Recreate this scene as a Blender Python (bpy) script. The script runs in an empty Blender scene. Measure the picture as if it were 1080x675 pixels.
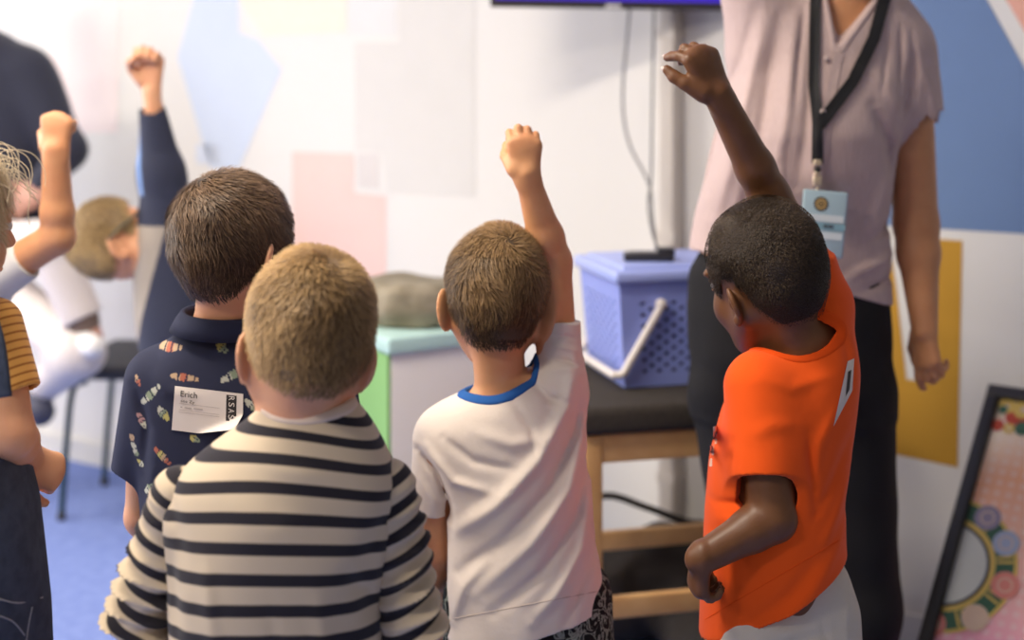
import bpy, math, random
import numpy as np
from mathutils import Vector
from mathutils.bvhtree import BVHTree

# ------------------------------------------------------------------ camera, light, exposure
FPX, CX, HY, CAMZ = 1500.0, 540.0, 70.0, 1.32
scene = bpy.context.scene
COL = scene.collection
scene.view_settings.view_transform = 'Standard'
scene.view_settings.look = 'None'
scene.view_settings.gamma = 1.0
scene.view_settings.use_curve_mapping = False
scene.view_settings.exposure = 0.0
cam_d = bpy.data.cameras.new('camera'); cam = bpy.data.objects.new('camera', cam_d); COL.objects.link(cam)
cam.location = (0, 0, CAMZ); cam.rotation_euler = (math.radians(90), 0, 0)
cam_d.sensor_width = 36; cam_d.lens = FPX/1080*36; cam_d.shift_y = -(337.5-HY)/1080
cam_d.dof.use_dof = True; cam_d.dof.focus_distance = 1.86; cam_d.dof.aperture_fstop = 2.3
cam_d.clip_start = 0.05
scene.camera = cam
world = bpy.data.worlds.new('world'); scene.world = world; world.use_nodes = True
world.node_tree.nodes['Background'].inputs['Color'].default_value = (1.0, 0.88, 0.76, 1)
world.node_tree.nodes['Background'].inputs['Strength'].default_value = 0.24

WN = np.array([-0.539, -0.842, 0.0])      # mural wall normal (towards the room)
WU = np.array([0.842, -0.539, 0.0])       # along the mural wall, to the right
WP0 = np.array([-1.797, 4.99, 0.0])
WC = WP0 - WU*1.3                         # corner with the window wall
CEIL = 2.75
def v3(a): return Vector((float(a[0]), float(a[1]), float(a[2])))
def area(name, loc, direction, sx, sy, power, color):
    d = bpy.data.lights.new(name, 'AREA'); d.shape = 'RECTANGLE'; d.size = sx; d.size_y = sy
    d.energy = power; d.color = color
    o = bpy.data.objects.new(name, d); COL.objects.link(o)
    o.location = v3(loc); o.rotation_euler = Vector(direction).to_track_quat('-Z', 'Y').to_euler()
    return o
# daylight coming in through the two windows of the left wall
for i, dd in enumerate((1.9, 3.7)):
    area('window_daylight', WC + WN*dd - WU*0.05 + np.array([0, 0, 1.55]), (WU[0], WU[1], -0.10), 1.5, 1.5, 62, (1.0, 0.98, 0.96))
# ceiling luminaires
CLAMPS = [WC + WU*a + WN*b for a, b in ((1.5, 2.3), (1.5, 4.2), (3.7, 2.3), (3.7, 4.2))]
for p in CLAMPS:
    area('ceiling_light_source', p + np.array([0, 0, CEIL-0.07]), (0, 0, -1), 1.1, 0.28, 50, (1.0, 0.88, 0.71))

# ------------------------------------------------------------------ helpers
def at(px, py, Y):
    return np.array([(px-CX)/FPX*Y, Y, CAMZ-(py-HY)/FPX*Y])
def unit(a):
    a = np.asarray(a, float); return a/np.linalg.norm(a)
def onwall(px, py, off=0.0):
    d = at(px, py, 1.0) - np.array([0, 0, CAMZ]); o = np.array([0, 0, CAMZ])
    t = np.dot(WP0 + WN*off - o, WN)/np.dot(d, WN)
    return o + d*t

def tag(o, label=None, cat=None, group=None, kind=None):
    if label: o['label'] = label
    if cat: o['category'] = cat
    if group: o['group'] = group
    if kind: o['kind'] = kind
    return o
def empty(name, loc, label, cat, group=None):
    o = bpy.data.objects.new(name, None); COL.objects.link(o); o.location = v3(loc); o.empty_display_size = 0.1
    return tag(o, label, cat, group)
def wloc(o):
    l = np.zeros(3)
    while o is not None:
        l += np.array(o.location); o = o.parent
    return l
def link_mesh(name, V, faces, mats, parent=None, fmat=None, smooth=True, origin=None, attrs=None):
    """V world coordinates; faces = (n,4)/(n,3) array or list of tuples"""
    V = np.asarray(V, float)
    if parent is not None: org = wloc(parent)
    elif origin is not None: org = np.asarray(origin, float)
    else: org = np.array([(V[:, 0].min()+V[:, 0].max())/2, (V[:, 1].min()+V[:, 1].max())/2, V[:, 2].min()])
    me = bpy.data.meshes.new(name)
    L = V - org
    if isinstance(faces, np.ndarray):
        nf, k = faces.shape
        me.vertices.add(len(L)); me.vertices.foreach_set('co', L.astype(np.float32).ravel())
        me.loops.add(nf*k); me.loops.foreach_set('vertex_index', faces.astype(np.int32).ravel())
        me.polygons.add(nf); me.polygons.foreach_set('loop_start', np.arange(0, nf*k, k, dtype=np.int32))
        me.update(calc_edges=True)
    else:
        me.from_pydata([tuple(x) for x in L], [], faces)
    for m in (mats if isinstance(mats, (list, tuple)) else [mats]): me.materials.append(m)
    if fmat is not None: me.polygons.foreach_set('material_index', np.asarray(fmat, dtype=np.int32))
    if smooth is True: me.polygons.foreach_set('use_smooth', np.ones(len(me.polygons), dtype=bool))
    elif smooth is not False: me.polygons.foreach_set('use_smooth', np.asarray(smooth, dtype=bool))
    for an, arr in (attrs or {}).items():
        arr = np.asarray(arr, np.float32)
        if arr.ndim == 1:
            a = me.attributes.new(an, 'FLOAT', 'POINT'); a.data.foreach_set('value', arr)
        else:
            a = me.attributes.new(an, 'FLOAT_COLOR', 'POINT')
            a.data.foreach_set('color', np.concatenate([arr, np.ones((len(arr), 1), np.float32)], 1).ravel())
    me.update()
    o = bpy.data.objects.new(name, me); COL.objects.link(o)
    if parent is not None: o.parent = parent
    else: o.location = v3(org)
    return o

class MB:
    """collects hard-surface geometry in world coordinates"""
    def __init__(s): s.V = []; s.F = []; s.M = []; s.S = []
    def add(s, V, F, m=0, sm=False):
        b = len(s.V); s.V += [tuple(float(c) for c in v) for v in V]
        s.F += [tuple(b+i for i in f) for f in F]; s.M += [m]*len(F); s.S += [sm]*len(F)
    def box(s, c, half, ax=None, m=0, bev=0.0):
        c = np.asarray(c, float); ax = np.eye(3) if ax is None else np.asarray(ax, float)
        hx, hy, hz = half
        if bev <= 0:
            V = [c+ax[0]*hx*i+ax[1]*hy*j+ax[2]*hz*k for i in (-1, 1) for j in (-1, 1) for k in (-1, 1)]
            s.add(V, [(0, 1, 3, 2), (4, 6, 7, 5), (0, 4, 5, 1), (2, 3, 7, 6), (0, 2, 6, 4), (1, 5, 7, 3)], m); return
        # rounded box: superposed ring profile
        n = 3; prof = []
        for q in range(n+1):
            a = math.pi/2*q/n; prof.append((bev*(1-math.cos(a)), bev*(1-math.sin(a))))   # (z offset from end, inset)
        rings = [(-hz+z, ins) for z, ins in [(p[0], p[1]) for p in prof]] + [(hz-z, ins) for z, ins in [(p[0], p[1]) for p in prof][::-1]]
        V = []; m_ = 4*(n+1)
        for z, ins in rings:
            r = bev
            for ci, (sx, sy) in enumerate(((1, 1), (-1, 1), (-1, -1), (1, -1))):
                for q in range(n+1):
                    a = math.pi/2*(ci+q/n)
                    x = sx*(hx-r)+math.cos(a)*(r-ins); y = sy*(hy-r)+math.sin(a)*(r-ins)
                    V.append(c+ax[0]*x+ax[1]*y+ax[2]*z)
        F = []
        for i in range(len(rings)-1):
            for j in range(m_):
                F.append((i*m_+j, i*m_+(j+1) % m_, (i+1)*m_+(j+1) % m_, (i+1)*m_+j))
        F.append(tuple(range(m_))[::-1]); F.append(tuple(range((len(rings)-1)*m_, len(rings)*m_)))
        s.add(V, F, m, True)
    def tube(s, pts, r, n=10, m=0, smooth=True, flat=None):
        P = [np.asarray(p, float) for p in pts]
        if smooth and len(P) > 2:
            Q = []
            for i in range(len(P)-1):
                p0 = P[max(i-1, 0)]; p1 = P[i]; p2 = P[i+1]; p3 = P[min(i+2, len(P)-1)]
                for t in np.linspace(0, 1, 9)[:-1]:
                    Q.append(0.5*((2*p1)+(-p0+p2)*t+(2*p0-5*p1+4*p2-p3)*t*t+(-p0+3*p1-3*p2+p3)*t**3))
            Q.append(P[-1]); P = Q
        rr = [r]*len(P) if np.isscalar(r) else np.interp(np.linspace(0, 1, len(P)), np.linspace(0, 1, len(r)), r)
        V = []; up = None
        for i, p in enumerate(P):
            t = unit(P[min(i+1, len(P)-1)]-P[max(i-1, 0)])
            if up is None:
                up = np.array([0, 0, 1.0]) if abs(t[2]) < .9 else np.array([0, 1.0, 0])
                if flat is not None: up = np.asarray(flat[0], float)
            sd = unit(np.cross(t, up)); up = unit(np.cross(sd, t))
            for q in range(n):
                a = 2*math.pi*q/n
                V.append(p+(sd*math.cos(a)*(flat[1] if flat else 1)+up*math.sin(a))*rr[i])
        F = [(i*n+j, i*n+(j+1) % n, (i+1)*n+(j+1) % n, (i+1)*n+j) for i in range(len(P)-1) for j in range(n)]
        F.append(tuple(range(n))[::-1]); F.append(tuple(range((len(P)-1)*n, len(P)*n)))
        s.add(V, F, m, True)
    def cyl(s, a, b, r1, r2=None, n=20, m=0):
        s.tube([a, b], [r1, r1 if r2 is None else r2], n, m, False)
    def prism(s, poly, off, m=0):
        poly = [np.asarray(p, float) for p in poly]; k = len(poly); off = np.asarray(off, float)
        V = poly+[p+off for p in poly]
        F = [tuple(range(k)), tuple(range(k, 2*k))[::-1]]+[(i, k+i, k+(i+1) % k, (i+1) % k) for i in range(k)]
        s.add(V, F, m)
    def ball(s, c, r, m=0, n=14, ax=None):
        c = np.asarray(c, float); r = np.ones(3)*r; ax = np.eye(3) if ax is None else np.asarray(ax)
        V = []; k = n//2
        for i in range(k+1):
            for j in range(n):
                th = math.pi*i/k; ph = 2*math.pi*j/n
                q = np.array([math.sin(th)*math.cos(ph), math.sin(th)*math.sin(ph), math.cos(th)])*r
                V.append(c+q[0]*ax[0]+q[1]*ax[1]+q[2]*ax[2])
        F = [(i*n+j, (i+1)*n+j, (i+1)*n+(j+1) % n, i*n+(j+1) % n) for i in range(k) for j in range(n)]
        s.add(V, F, m, True)
    def build(s, name, mats, parent=None, origin=None):
        return link_mesh(name, s.V, s.F, mats, parent, s.M, s.S, origin)

# ------------------------------------------------------------------ materials
def mat(name, color, rough=0.6, bump=None, spec=0.5, metal=0.0, sss=0.0, emit=None, sheen=0.0, alpha=1.0, vary=None, col_attr=None, trans=0.0, bump2=None, ssr=(1.0, 0.35, 0.2)):
    m = bpy.data.materials.new(name); m.use_nodes = True; nt = m.node_tree; b = nt.nodes['Principled BSDF']
    b.inputs['Base Color'].default_value = (*color, 1); b.inputs['Roughness'].default_value = rough
    b.inputs['Specular IOR Level'].default_value = spec; b.inputs['Metallic'].default_value = metal
    b.inputs['Alpha'].default_value = alpha; b.inputs['Sheen Weight'].default_value = sheen
    b.inputs['Transmission Weight'].default_value = trans
    if sss:
        b.inputs['Subsurface Weight'].default_value = sss; b.inputs['Subsurface Radius'].default_value = ssr
        b.inputs['Subsurface Scale'].default_value = 0.006
    if emit: b.inputs['Emission Color'].default_value = (*emit[0], 1); b.inputs['Emission Strength'].default_value = emit[1]
    tc = nt.nodes.new('ShaderNodeTexCoord')
    src = None
    if col_attr:
        a = nt.nodes.new('ShaderNodeAttribute'); a.attribute_name = col_attr; src = a.outputs['Color']
        nt.links.new(src, b.inputs['Base Color'])
    if vary:   # (scale, amount, colour2)
        n = nt.nodes.new('ShaderNodeTexNoise'); n.inputs['Scale'].default_value = vary[0]; n.inputs['Detail'].default_value = 4
        nt.links.new(tc.outputs['Object'], n.inputs['Vector'])
        mp = nt.nodes.new('ShaderNodeMapRange'); mp.inputs['From Min'].default_value = .35; mp.inputs['From Max'].default_value = .65
        mp.inputs['To Max'].default_value = vary[1]
        nt.links.new(n.outputs['Fac'], mp.inputs['Value'])
        mx = nt.nodes.new('ShaderNodeMix'); mx.data_type = 'RGBA'; mx.inputs['A'].default_value = (*color, 1); mx.inputs['B'].default_value = (*vary[2], 1)
        if src: nt.links.new(src, mx.inputs['A'])
        nt.links.new(mp.outputs['Result'], mx.inputs['Factor']); nt.links.new(mx.outputs['Result'], b.inputs['Base Color'])
    last = None
    for bp in (bump, bump2):
        if not bp: continue
        n = nt.nodes.new('ShaderNodeTexNoise'); n.inputs['Scale'].default_value = bp[0]; n.inputs['Detail'].default_value = 3
        bm = nt.nodes.new('ShaderNodeBump'); bm.inputs['Strength'].default_value = bp[1]; bm.inputs['Distance'].default_value = bp[2]
        nt.links.new(tc.outputs['Object'], n.inputs['Vector']); nt.links.new(n.outputs['Fac'], bm.inputs['Height'])
        if last: nt.links.new(last, bm.inputs['Normal'])
        last = bm.outputs['Normal']
    if last: nt.links.new(last, b.inputs['Normal'])
    return m
def srgb(r, g, b):
    f = lambda c: ((c/255+0.055)/1.055)**2.4 if c > 10 else c/255/12.92
    return (f(r), f(g), f(b))
def stripe_mat(name, c1, c2, attr, period, duty, rough=.9, bump=(900, .25, .0006)):
    m = mat(name, c1, rough, bump, spec=.2, sheen=.15); nt = m.node_tree; b = nt.nodes['Principled BSDF']
    a = nt.nodes.new('ShaderNodeAttribute'); a.attribute_name = attr
    d = nt.nodes.new('ShaderNodeMath'); d.operation = 'DIVIDE'; d.inputs[1].default_value = period
    f = nt.nodes.new('ShaderNodeMath'); f.operation = 'FRACT'
    g = nt.nodes.new('ShaderNodeMapRange'); g.inputs['From Min'].default_value = duty-.025; g.inputs['From Max'].default_value = duty+.025
    g2 = nt.nodes.new('ShaderNodeMapRange'); g2.inputs['From Min'].default_value = 0.0; g2.inputs['From Max'].default_value = .05; g2.inputs['To Min'].default_value = 1; g2.inputs['To Max'].default_value = 0
    mxm = nt.nodes.new('ShaderNodeMath'); mxm.operation = 'MAXIMUM'
    mx = nt.nodes.new('ShaderNodeMix'); mx.data_type = 'RGBA'; mx.inputs['A'].default_value = (*c2, 1); mx.inputs['B'].default_value = (*c1, 1)
    L = nt.links.new
    L(a.outputs['Fac'], d.inputs[0]); L(d.outputs[0], f.inputs[0]); L(f.outputs[0], g.inputs['Value']); L(f.outputs[0], g2.inputs['Value'])
    L(g.outputs[0], mxm.inputs[0]); L(g2.outputs[0], mxm.inputs[1]); L(mxm.outputs[0], mx.inputs['Factor']); L(mx.outputs['Result'], b.inputs['Base Color'])
    return m
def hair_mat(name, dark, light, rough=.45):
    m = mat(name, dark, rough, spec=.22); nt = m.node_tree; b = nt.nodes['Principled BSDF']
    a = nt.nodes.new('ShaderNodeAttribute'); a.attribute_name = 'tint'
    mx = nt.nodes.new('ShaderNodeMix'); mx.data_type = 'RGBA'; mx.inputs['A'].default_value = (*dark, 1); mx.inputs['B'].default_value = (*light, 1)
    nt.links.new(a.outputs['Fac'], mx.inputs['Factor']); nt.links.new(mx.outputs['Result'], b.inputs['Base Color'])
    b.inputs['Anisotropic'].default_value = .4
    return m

# ------------------------------------------------------------------ implicit surfaces
def smin(a, b, k):
    if k <= 0: return np.minimum(a, b)
    h = np.maximum(k-np.abs(a-b), 0)/k
    return np.minimum(a, b)-h*h*k*.25
def smax(a, b, k): return -smin(-a, -b, k)
def rotm(yaw=0, pitch=0, roll=0):
    y, p, r = (math.radians(v) for v in (yaw, pitch, roll))
    Rz = np.array([[math.cos(y), -math.sin(y), 0], [math.sin(y), math.cos(y), 0], [0, 0, 1]])
    Rx = np.array([[1, 0, 0], [0, math.cos(p), -math.sin(p)], [0, math.sin(p), math.cos(p)]])
    Ry = np.array([[math.cos(r), 0, math.sin(r)], [0, 1, 0], [-math.sin(r), 0, math.cos(r)]])
    return Rz@Ry@Rx
def f_cone(a, b, ra, rb, fl=None, cap=False):
    a = np.asarray(a, float); b = np.asarray(b, float); ab = b-a; L2 = float(ab@ab); L = math.sqrt(L2)
    def fn(x, y, z):
        px, py, pz = x-a[0], y-a[1], z-a[2]
        t = (px*ab[0]+py*ab[1]+pz*ab[2])/L2
        tc = np.clip(t, 0, 1)
        dx, dy, dz = px-tc*ab[0], py-tc*ab[1], pz-tc*ab[2]
        if fl is not None:
            u, sc = fl; q = dx*u[0]+dy*u[1]+dz*u[2]; g = (1/sc-1)*q
            dx, dy, dz = dx+g*u[0], dy+g*u[1], dz+g*u[2]
        r = ra+(rb-ra)*tc
        d = np.sqrt(dx*dx+dy*dy+dz*dz)-r
        if fl is not None: d = d*min(1.0, .5+.5*fl[1])
        if cap: d = np.maximum(d, (t-1)*L)
        return d
    R = max(ra, rb)*(max(1, fl[1]) if fl is not None else 1)
    return fn, np.minimum(a, b)-R, np.maximum(a, b)+R
def f_ell(c, r, R=None):
    c = np.asarray(c, float); r = np.asarray(r, float); R = np.eye(3) if R is None else R
    def fn(x, y, z):
        px, py, pz = x-c[0], y-c[1], z-c[2]
        k0 = 0; k1 = 0
        for i in range(3):
            q = (px*R[0, i]+py*R[1, i]+pz*R[2, i])/r[i]
            k0 = k0+q*q; k1 = k1+(q/r[i])**2
        k0 = np.sqrt(k0); k1 = np.sqrt(k1)+1e-9
        return k0*(k0-1)/k1
    M = np.sqrt(((R*r[None, :])**2).sum(1))
    return fn, c-M, c+M
def f_loft(st, R=None, org=None, ex=2.15, grow=0.0, smooth=2.0, cutbot=None):
    """st rows: (z, cx, hw, cy, hd) ; elliptical sections stacked in z"""
    st = np.array(sorted(st), float)
    zz = np.linspace(st[0, 0], st[-1, 0], 160); dz = zz[1]-zz[0]
    sg = max(smooth*0.004/dz, .5); ker = np.exp(-.5*(np.arange(-30, 31)/sg)**2); ker /= ker.sum()
    ch = []
    for i in range(1, 5):
        a = np.interp(zz, st[:, 0], st[:, i]); a = np.convolve(np.pad(a, 30, 'edge'), ker, 'valid'); ch.append(a)
    cx, hw, cy, hd = ch; hw = hw+grow; hd = hd+grow
    sl = np.sqrt(1+np.gradient(hw, zz)**2)
    Rm = np.eye(3) if R is None else R; o = np.zeros(3) if org is None else np.asarray(org, float)
    def fn(x, y, z):
        if R is not None:
            px, py, pz = x-o[0], y-o[1], z-o[2]
            x, y, z = [px*Rm[0, i]+py*Rm[1, i]+pz*Rm[2, i] for i in range(3)]
        it = lambda a: np.interp(z, zz, a)
        W, D = it(hw), it(hd)
        q = (np.abs((x-it(cx))/W)**ex+np.abs((y-it(cy))/D)**ex)**(1/ex)
        d = (q-1)*np.minimum(W, D)/it(sl)
        return np.maximum(d, np.maximum(zz[0]-grow-z, z-zz[-1]-grow))
    xs = [(cx-hw).min(), (cx+hw).max()]; ys = [(cy-hd).min(), (cy+hd).max()]; zs = [zz[0]-max(grow, 0), zz[-1]+max(grow, 0)]
    cor = np.array([[a, b, c] for a in xs for b in ys for c in zs])
    if R is not None: cor = cor@Rm.T+o
    return fn, cor.min(0), cor.max(0)

class Field:
    CAP = 0.05
    def __init__(s, h): s.h = h; s.ops = []
    def add(s, prim, k=.01): s.ops.append(('a', prim, k)); return s
    def sub(s, prim, k=.002): s.ops.append(('s', prim, k)); return s
    def cone(s, a, b, ra, rb, k=.01, fl=None, cap=False): return s.add(f_cone(a, b, ra, rb, fl, cap), k)
    def ell(s, c, r, R=None, k=.01): return s.add(f_ell(c, r, R), k)
    def disp(s, fn): s.ops.append(('d', fn, 0)); return s          # fn(x,y,z)->outward offset, points only
    def cut(s, p, n, lo=None, hi=None, k=0.0): s.ops.append(('c', (np.asarray(p, float), unit(n), lo, hi), k)); return s
    def mesh(s):
        h = s.h
        lo = np.min([o[1][1] for o in s.ops if o[0] == 'a'], 0)-4*h-.004; hi = np.max([o[1][2] for o in s.ops if o[0] == 'a'], 0)+4*h+.004
        n = np.ceil((hi-lo)/h).astype(int)+1
        ax = [(lo[i]+np.arange(n[i])*h).astype(np.float32) for i in range(3)]
        D = np.full(n, s.CAP, np.float32)
        def sl(l, u):
            a = np.clip(np.floor((l-lo)/h).astype(int), 0, n); b = np.clip(np.ceil((u-lo)/h).astype(int)+1, 0, n)
            return tuple(slice(a[i], b[i]) for i in range(3))
        def grid(S): return ax[0][S[0]][:, None, None], ax[1][S[1]][None, :, None], ax[2][S[2]][None, None, :]
        for kind, p, k in s.ops:
            if kind in 'as':
                m = k+3*h+.006; S = sl(np.asarray(p[1])-m, np.asarray(p[2])+m)
                v = p[0](*grid(S)).astype(np.float32)
                D[S] = smin(D[S], v, k) if kind == 'a' else smax(D[S], -v, k)
            elif kind == 'c':
                q, nn, l, u = p; S = sl(l if l is not None else lo, u if u is not None else hi); x, y, z = grid(S)
                v = (x-q[0])*nn[0]+(y-q[1])*nn[1]+(z-q[2])*nn[2]
                D[S] = smax(D[S], v.astype(np.float32), k)
            else:
                I = np.argwhere(np.abs(D) < max(.012, 3*h)); P = lo+I*h
                D[I[:, 0], I[:, 1], I[:, 2]] -= p(P[:, 0], P[:, 1], P[:, 2]).astype(np.float32)
        s.D, s.lo = D, lo
        return surfnet(D, lo, h)
    def band(s, prims, name, m, parent, thick=.0022, bulge=None):
        """a band of cloth lying on this surface inside the given shapes"""
        h, lo, D = s.h, s.lo, s.D; l = np.min([p[1] for p in prims], 0)-.006; u = np.max([p[2] for p in prims], 0)+.006
        a = np.clip(np.floor((l-lo)/h).astype(int), 0, D.shape); b = np.clip(np.ceil((u-lo)/h).astype(int)+1, 0, D.shape)
        S = tuple(slice(a[i], b[i]) for i in range(3)); ax = [(lo[i]+np.arange(a[i], b[i])*h).astype(np.float32) for i in range(3)]
        x, y, z = ax[0][:, None, None], ax[1][None, :, None], ax[2][None, None, :]
        e = prims[0][0](x, y, z)
        for p in prims[1:]: e = np.minimum(e, p[0](x, y, z))
        V, Q = surfnet(smax(D[S]-thick, e.astype(np.float32), .003), lo+a*h, h)
        return link_mesh(name, V, Q, m, parent)
def surfnet(D, lo, h):
    s = D < 0
    s[0] = s[-1] = False; s[:, 0] = s[:, -1] = False; s[:, :, 0] = s[:, :, -1] = False
    c = np.zeros(np.array(D.shape)-1, np.int8)
    for i in (0, 1):
        for j in (0, 1):
            for k in (0, 1):
                c += s[i:i+c.shape[0], j:j+c.shape[1], k:k+c.shape[2]]
    act = (c > 0) & (c < 8); I = np.argwhere(act); N = len(I)
    vid = np.full(c.shape, -1, np.int32); vid[act] = np.arange(N)
    acc = np.zeros((N, 3)); cnt = np.zeros(N)
    for a in range(3):
        u, w = (a+1) % 3, (a+2) % 3
        for i in (0, 1):
            for j in (0, 1):
                A = np.zeros(3, int); A[u] = i; A[w] = j; B = A.copy(); B[a] = 1
                ia, ib = I+A, I+B
                va = D[ia[:, 0], ia[:, 1], ia[:, 2]]; vb = D[ib[:, 0], ib[:, 1], ib[:, 2]]
                m = (va < 0) != (vb < 0); t = va[m]/(va[m]-vb[m])
                acc[m] += A+t[:, None]*(B-A); cnt[m] += 1
    V = lo+(I+acc/np.maximum(cnt, 1)[:, None])*h
    Fs = []
    for a in range(3):
        u, w = (a+1) % 3, (a+2) % 3
        s0 = np.take(s, range(0, s.shape[a]-1), a); s1 = np.take(s, range(1, s.shape[a]), a)
        P = np.argwhere(s0 != s1)
        ok = (P[:, u] > 0) & (P[:, w] > 0) & (P[:, u] < s.shape[u]-1) & (P[:, w] < s.shape[w]-1); P = P[ok]
        eu = np.zeros(3, int); eu[u] = 1; ew = np.zeros(3, int); ew[w] = 1
        g = lambda Q: vid[Q[:, 0], Q[:, 1], Q[:, 2]]
        q = np.stack([g(P-eu-ew), g(P-ew), g(P), g(P-eu)], 1)
        fl = ~s[P[:, 0], P[:, 1], P[:, 2]]; q[fl] = q[fl][:, ::-1]
        Fs.append(q)
    F = np.concatenate(Fs); F = F[(F >= 0).all(1)]
    return V, F
def build(F, name, m, parent, attrs=None, relax=1):
    V, Q = F.mesh()
    if relax:
        E = np.concatenate([Q[:, [0, 1]], Q[:, [1, 2]], Q[:, [2, 3]], Q[:, [3, 0]]])
        for lam in (.5, -.52)*relax:
            A = np.zeros_like(V); c = np.bincount(E[:, 0], minlength=len(V))
            for i in range(3): A[:, i] = np.bincount(E[:, 0], weights=V[E[:, 1], i], minlength=len(V))
            V = V+lam*(A/np.maximum(c, 1)[:, None]-V)
    at_ = {k: f(V) for k, f in (attrs or {}).items()}
    o = link_mesh(name, V, Q, m, parent, attrs=at_)
    o['_n'] = 0; del o['_n']
    return o, V, Q
def noise3(seed, scale, octs=1):
    r = np.random.RandomState(seed); W = []
    for o in range(octs):
        for _ in range(9):
            d = r.normal(size=3); d /= np.linalg.norm(d); W.append((d*scale*2**o*r.uniform(.6, 1.4), r.uniform(0, 6.28), .5**o))
    def f(x, y, z):
        s = 0
        for k, p, a in W: s = s+a*np.sin(k[0]*x+k[1]*y+k[2]*z+p)
        return s/3.0
    return f
def folds(Y, lst, ycut=None):
    """lst: (pixel polyline, amplitude m, width m) ridges/valleys on the side facing the viewer"""
    S = []
    for pts, amp, w in lst:
        q = [at(x, y, Y) for x, y in pts]
        S.append(([(p[0], p[2]) for p in q], amp, w))
    def fn(x, y, z):
        o = np.zeros_like(x)
        for q, amp, w in S:
            d = np.full_like(x, 9.)
            tot = len(q)-1; tt = np.zeros_like(x)
            for i in range(tot):
                ax, az = q[i]; bx, bz = q[i+1]; vx, vz = bx-ax, bz-az
                t = np.clip(((x-ax)*vx+(z-az)*vz)/(vx*vx+vz*vz), 0, 1)
                e = np.hypot(x-ax-t*vx, z-az-t*vz); m = e < d; d[m] = e[m]; tt[m] = (i+t[m])/tot
            o += amp*np.exp(-(d/w)**2)*np.sin(np.clip(tt, .04, .96)*math.pi)**.6
        if ycut is not None: o *= (y < ycut)
        return o
    return fn

# ------------------------------------------------------------------ people
def add_head(F, c, R, s=1.0, ears=1.0, earx=.072, earz=-.021):
    c = np.asarray(c, float)
    def e(p, r, k=.012, rr=None): F.add(f_ell(c+R@(np.array(p)*s), np.array(r)*s, R if rr is None else R@rr), k*s)
    def co(p, q, ra, rb, k=.01): F.add(f_cone(c+R@(np.array(p)*s), c+R@(np.array(q)*s), ra*s, rb*s), k*s)
    e((0, -.012, .03), (.069, .086, .072)); e((0, -.033, -.010), (.052, .052, .052), .025)
    e((0, .022, -.015), (.055, .058, .075), .02); e((0, .048, -.078), (.026, .024, .022), .03)
    for sx in (-1, 1):
        e((sx*.034, .05, -.035), (.024, .024, .026), .02); e((sx*.026, .072, .018), (.022, .012, .008), .015)
        co((sx*.05, .0, -.045), (sx*.022, .05, -.085), .014, .014, .03)
    F.sub(f_ell(c+R@(np.array([.028, .088, 0])*s), np.array([.014, .012, .010])*s, R), .008*s)
    F.sub(f_ell(c+R@(np.array([-.028, .088, 0])*s), np.array([.014, .012, .010])*s, R), .008*s)
    for sx in (-1, 1):
        e((sx*.028, .0745, .0065), (.0135, .008, .004), .004); e((sx*.028, .0735, -.006), (.013, .008, .003), .004)
    co((0, .076, .008), (0, .092, -.022), .006, .0085, .01); e((.009, .083, -.026), (.006, .007, .005), .006); e((-.009, .083, -.026), (.006, .007, .005), .006)
    e((0, .078, -.048), (.019, .008, .0042), .004); e((0, .077, -.056), (.017, .008, .0048), .004)
    F.sub(f_ell(c+R@(np.array([0, .087, -.052])*s), np.array([.019, .006, .0012])*s, R), .002)
    for sx in (-1, 1):
        rr = rotm(yaw=sx*36, roll=sx*8)
        q = np.array([sx*earx, -.010, earz])
        E = ears
        F.add(f_ell(c+R@((q)*s), np.array([.0058, .0185*E, .030*E])*s, R@rr), .006*s)
        F.add(f_cone(c+R@((np.array([sx*(earx-.012), .0, earz]))*s), c+R@((q+[0, .006, -.004])*s), .012*s, .006*s), .006*s)
        F.sub(f_ell(c+R@((q+rr@np.array([sx*.007, .003, 0.0]))*s), np.array([.0055, .010, .019])*s, R@rr), .003*s)
        F.add(f_ell(c+R@((q+np.array([-sx*.001, .005, -.0235]))*s), np.array([.0045, .007, .008])*s, R), .005*s)
def eyes(parent, c, R, s, mats):
    for sx in (-1, 1):
        b = MB(); p = c+R@(np.array([sx*.028, .0735, 0])*s)
        b.ball(p, .0105*s, 0, 16, R.T)
        b.ball(p+R@(np.array([0, .0062, 0])*s), np.array([.0055, .0048, .0055])*s, 1, 12, R.T)
        b.ball(p+R@(np.array([0, .0092, 0])*s), np.array([.0026, .0022, .0026])*s, 2, 10, R.T)
        b.build('eye', mats, parent)
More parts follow.
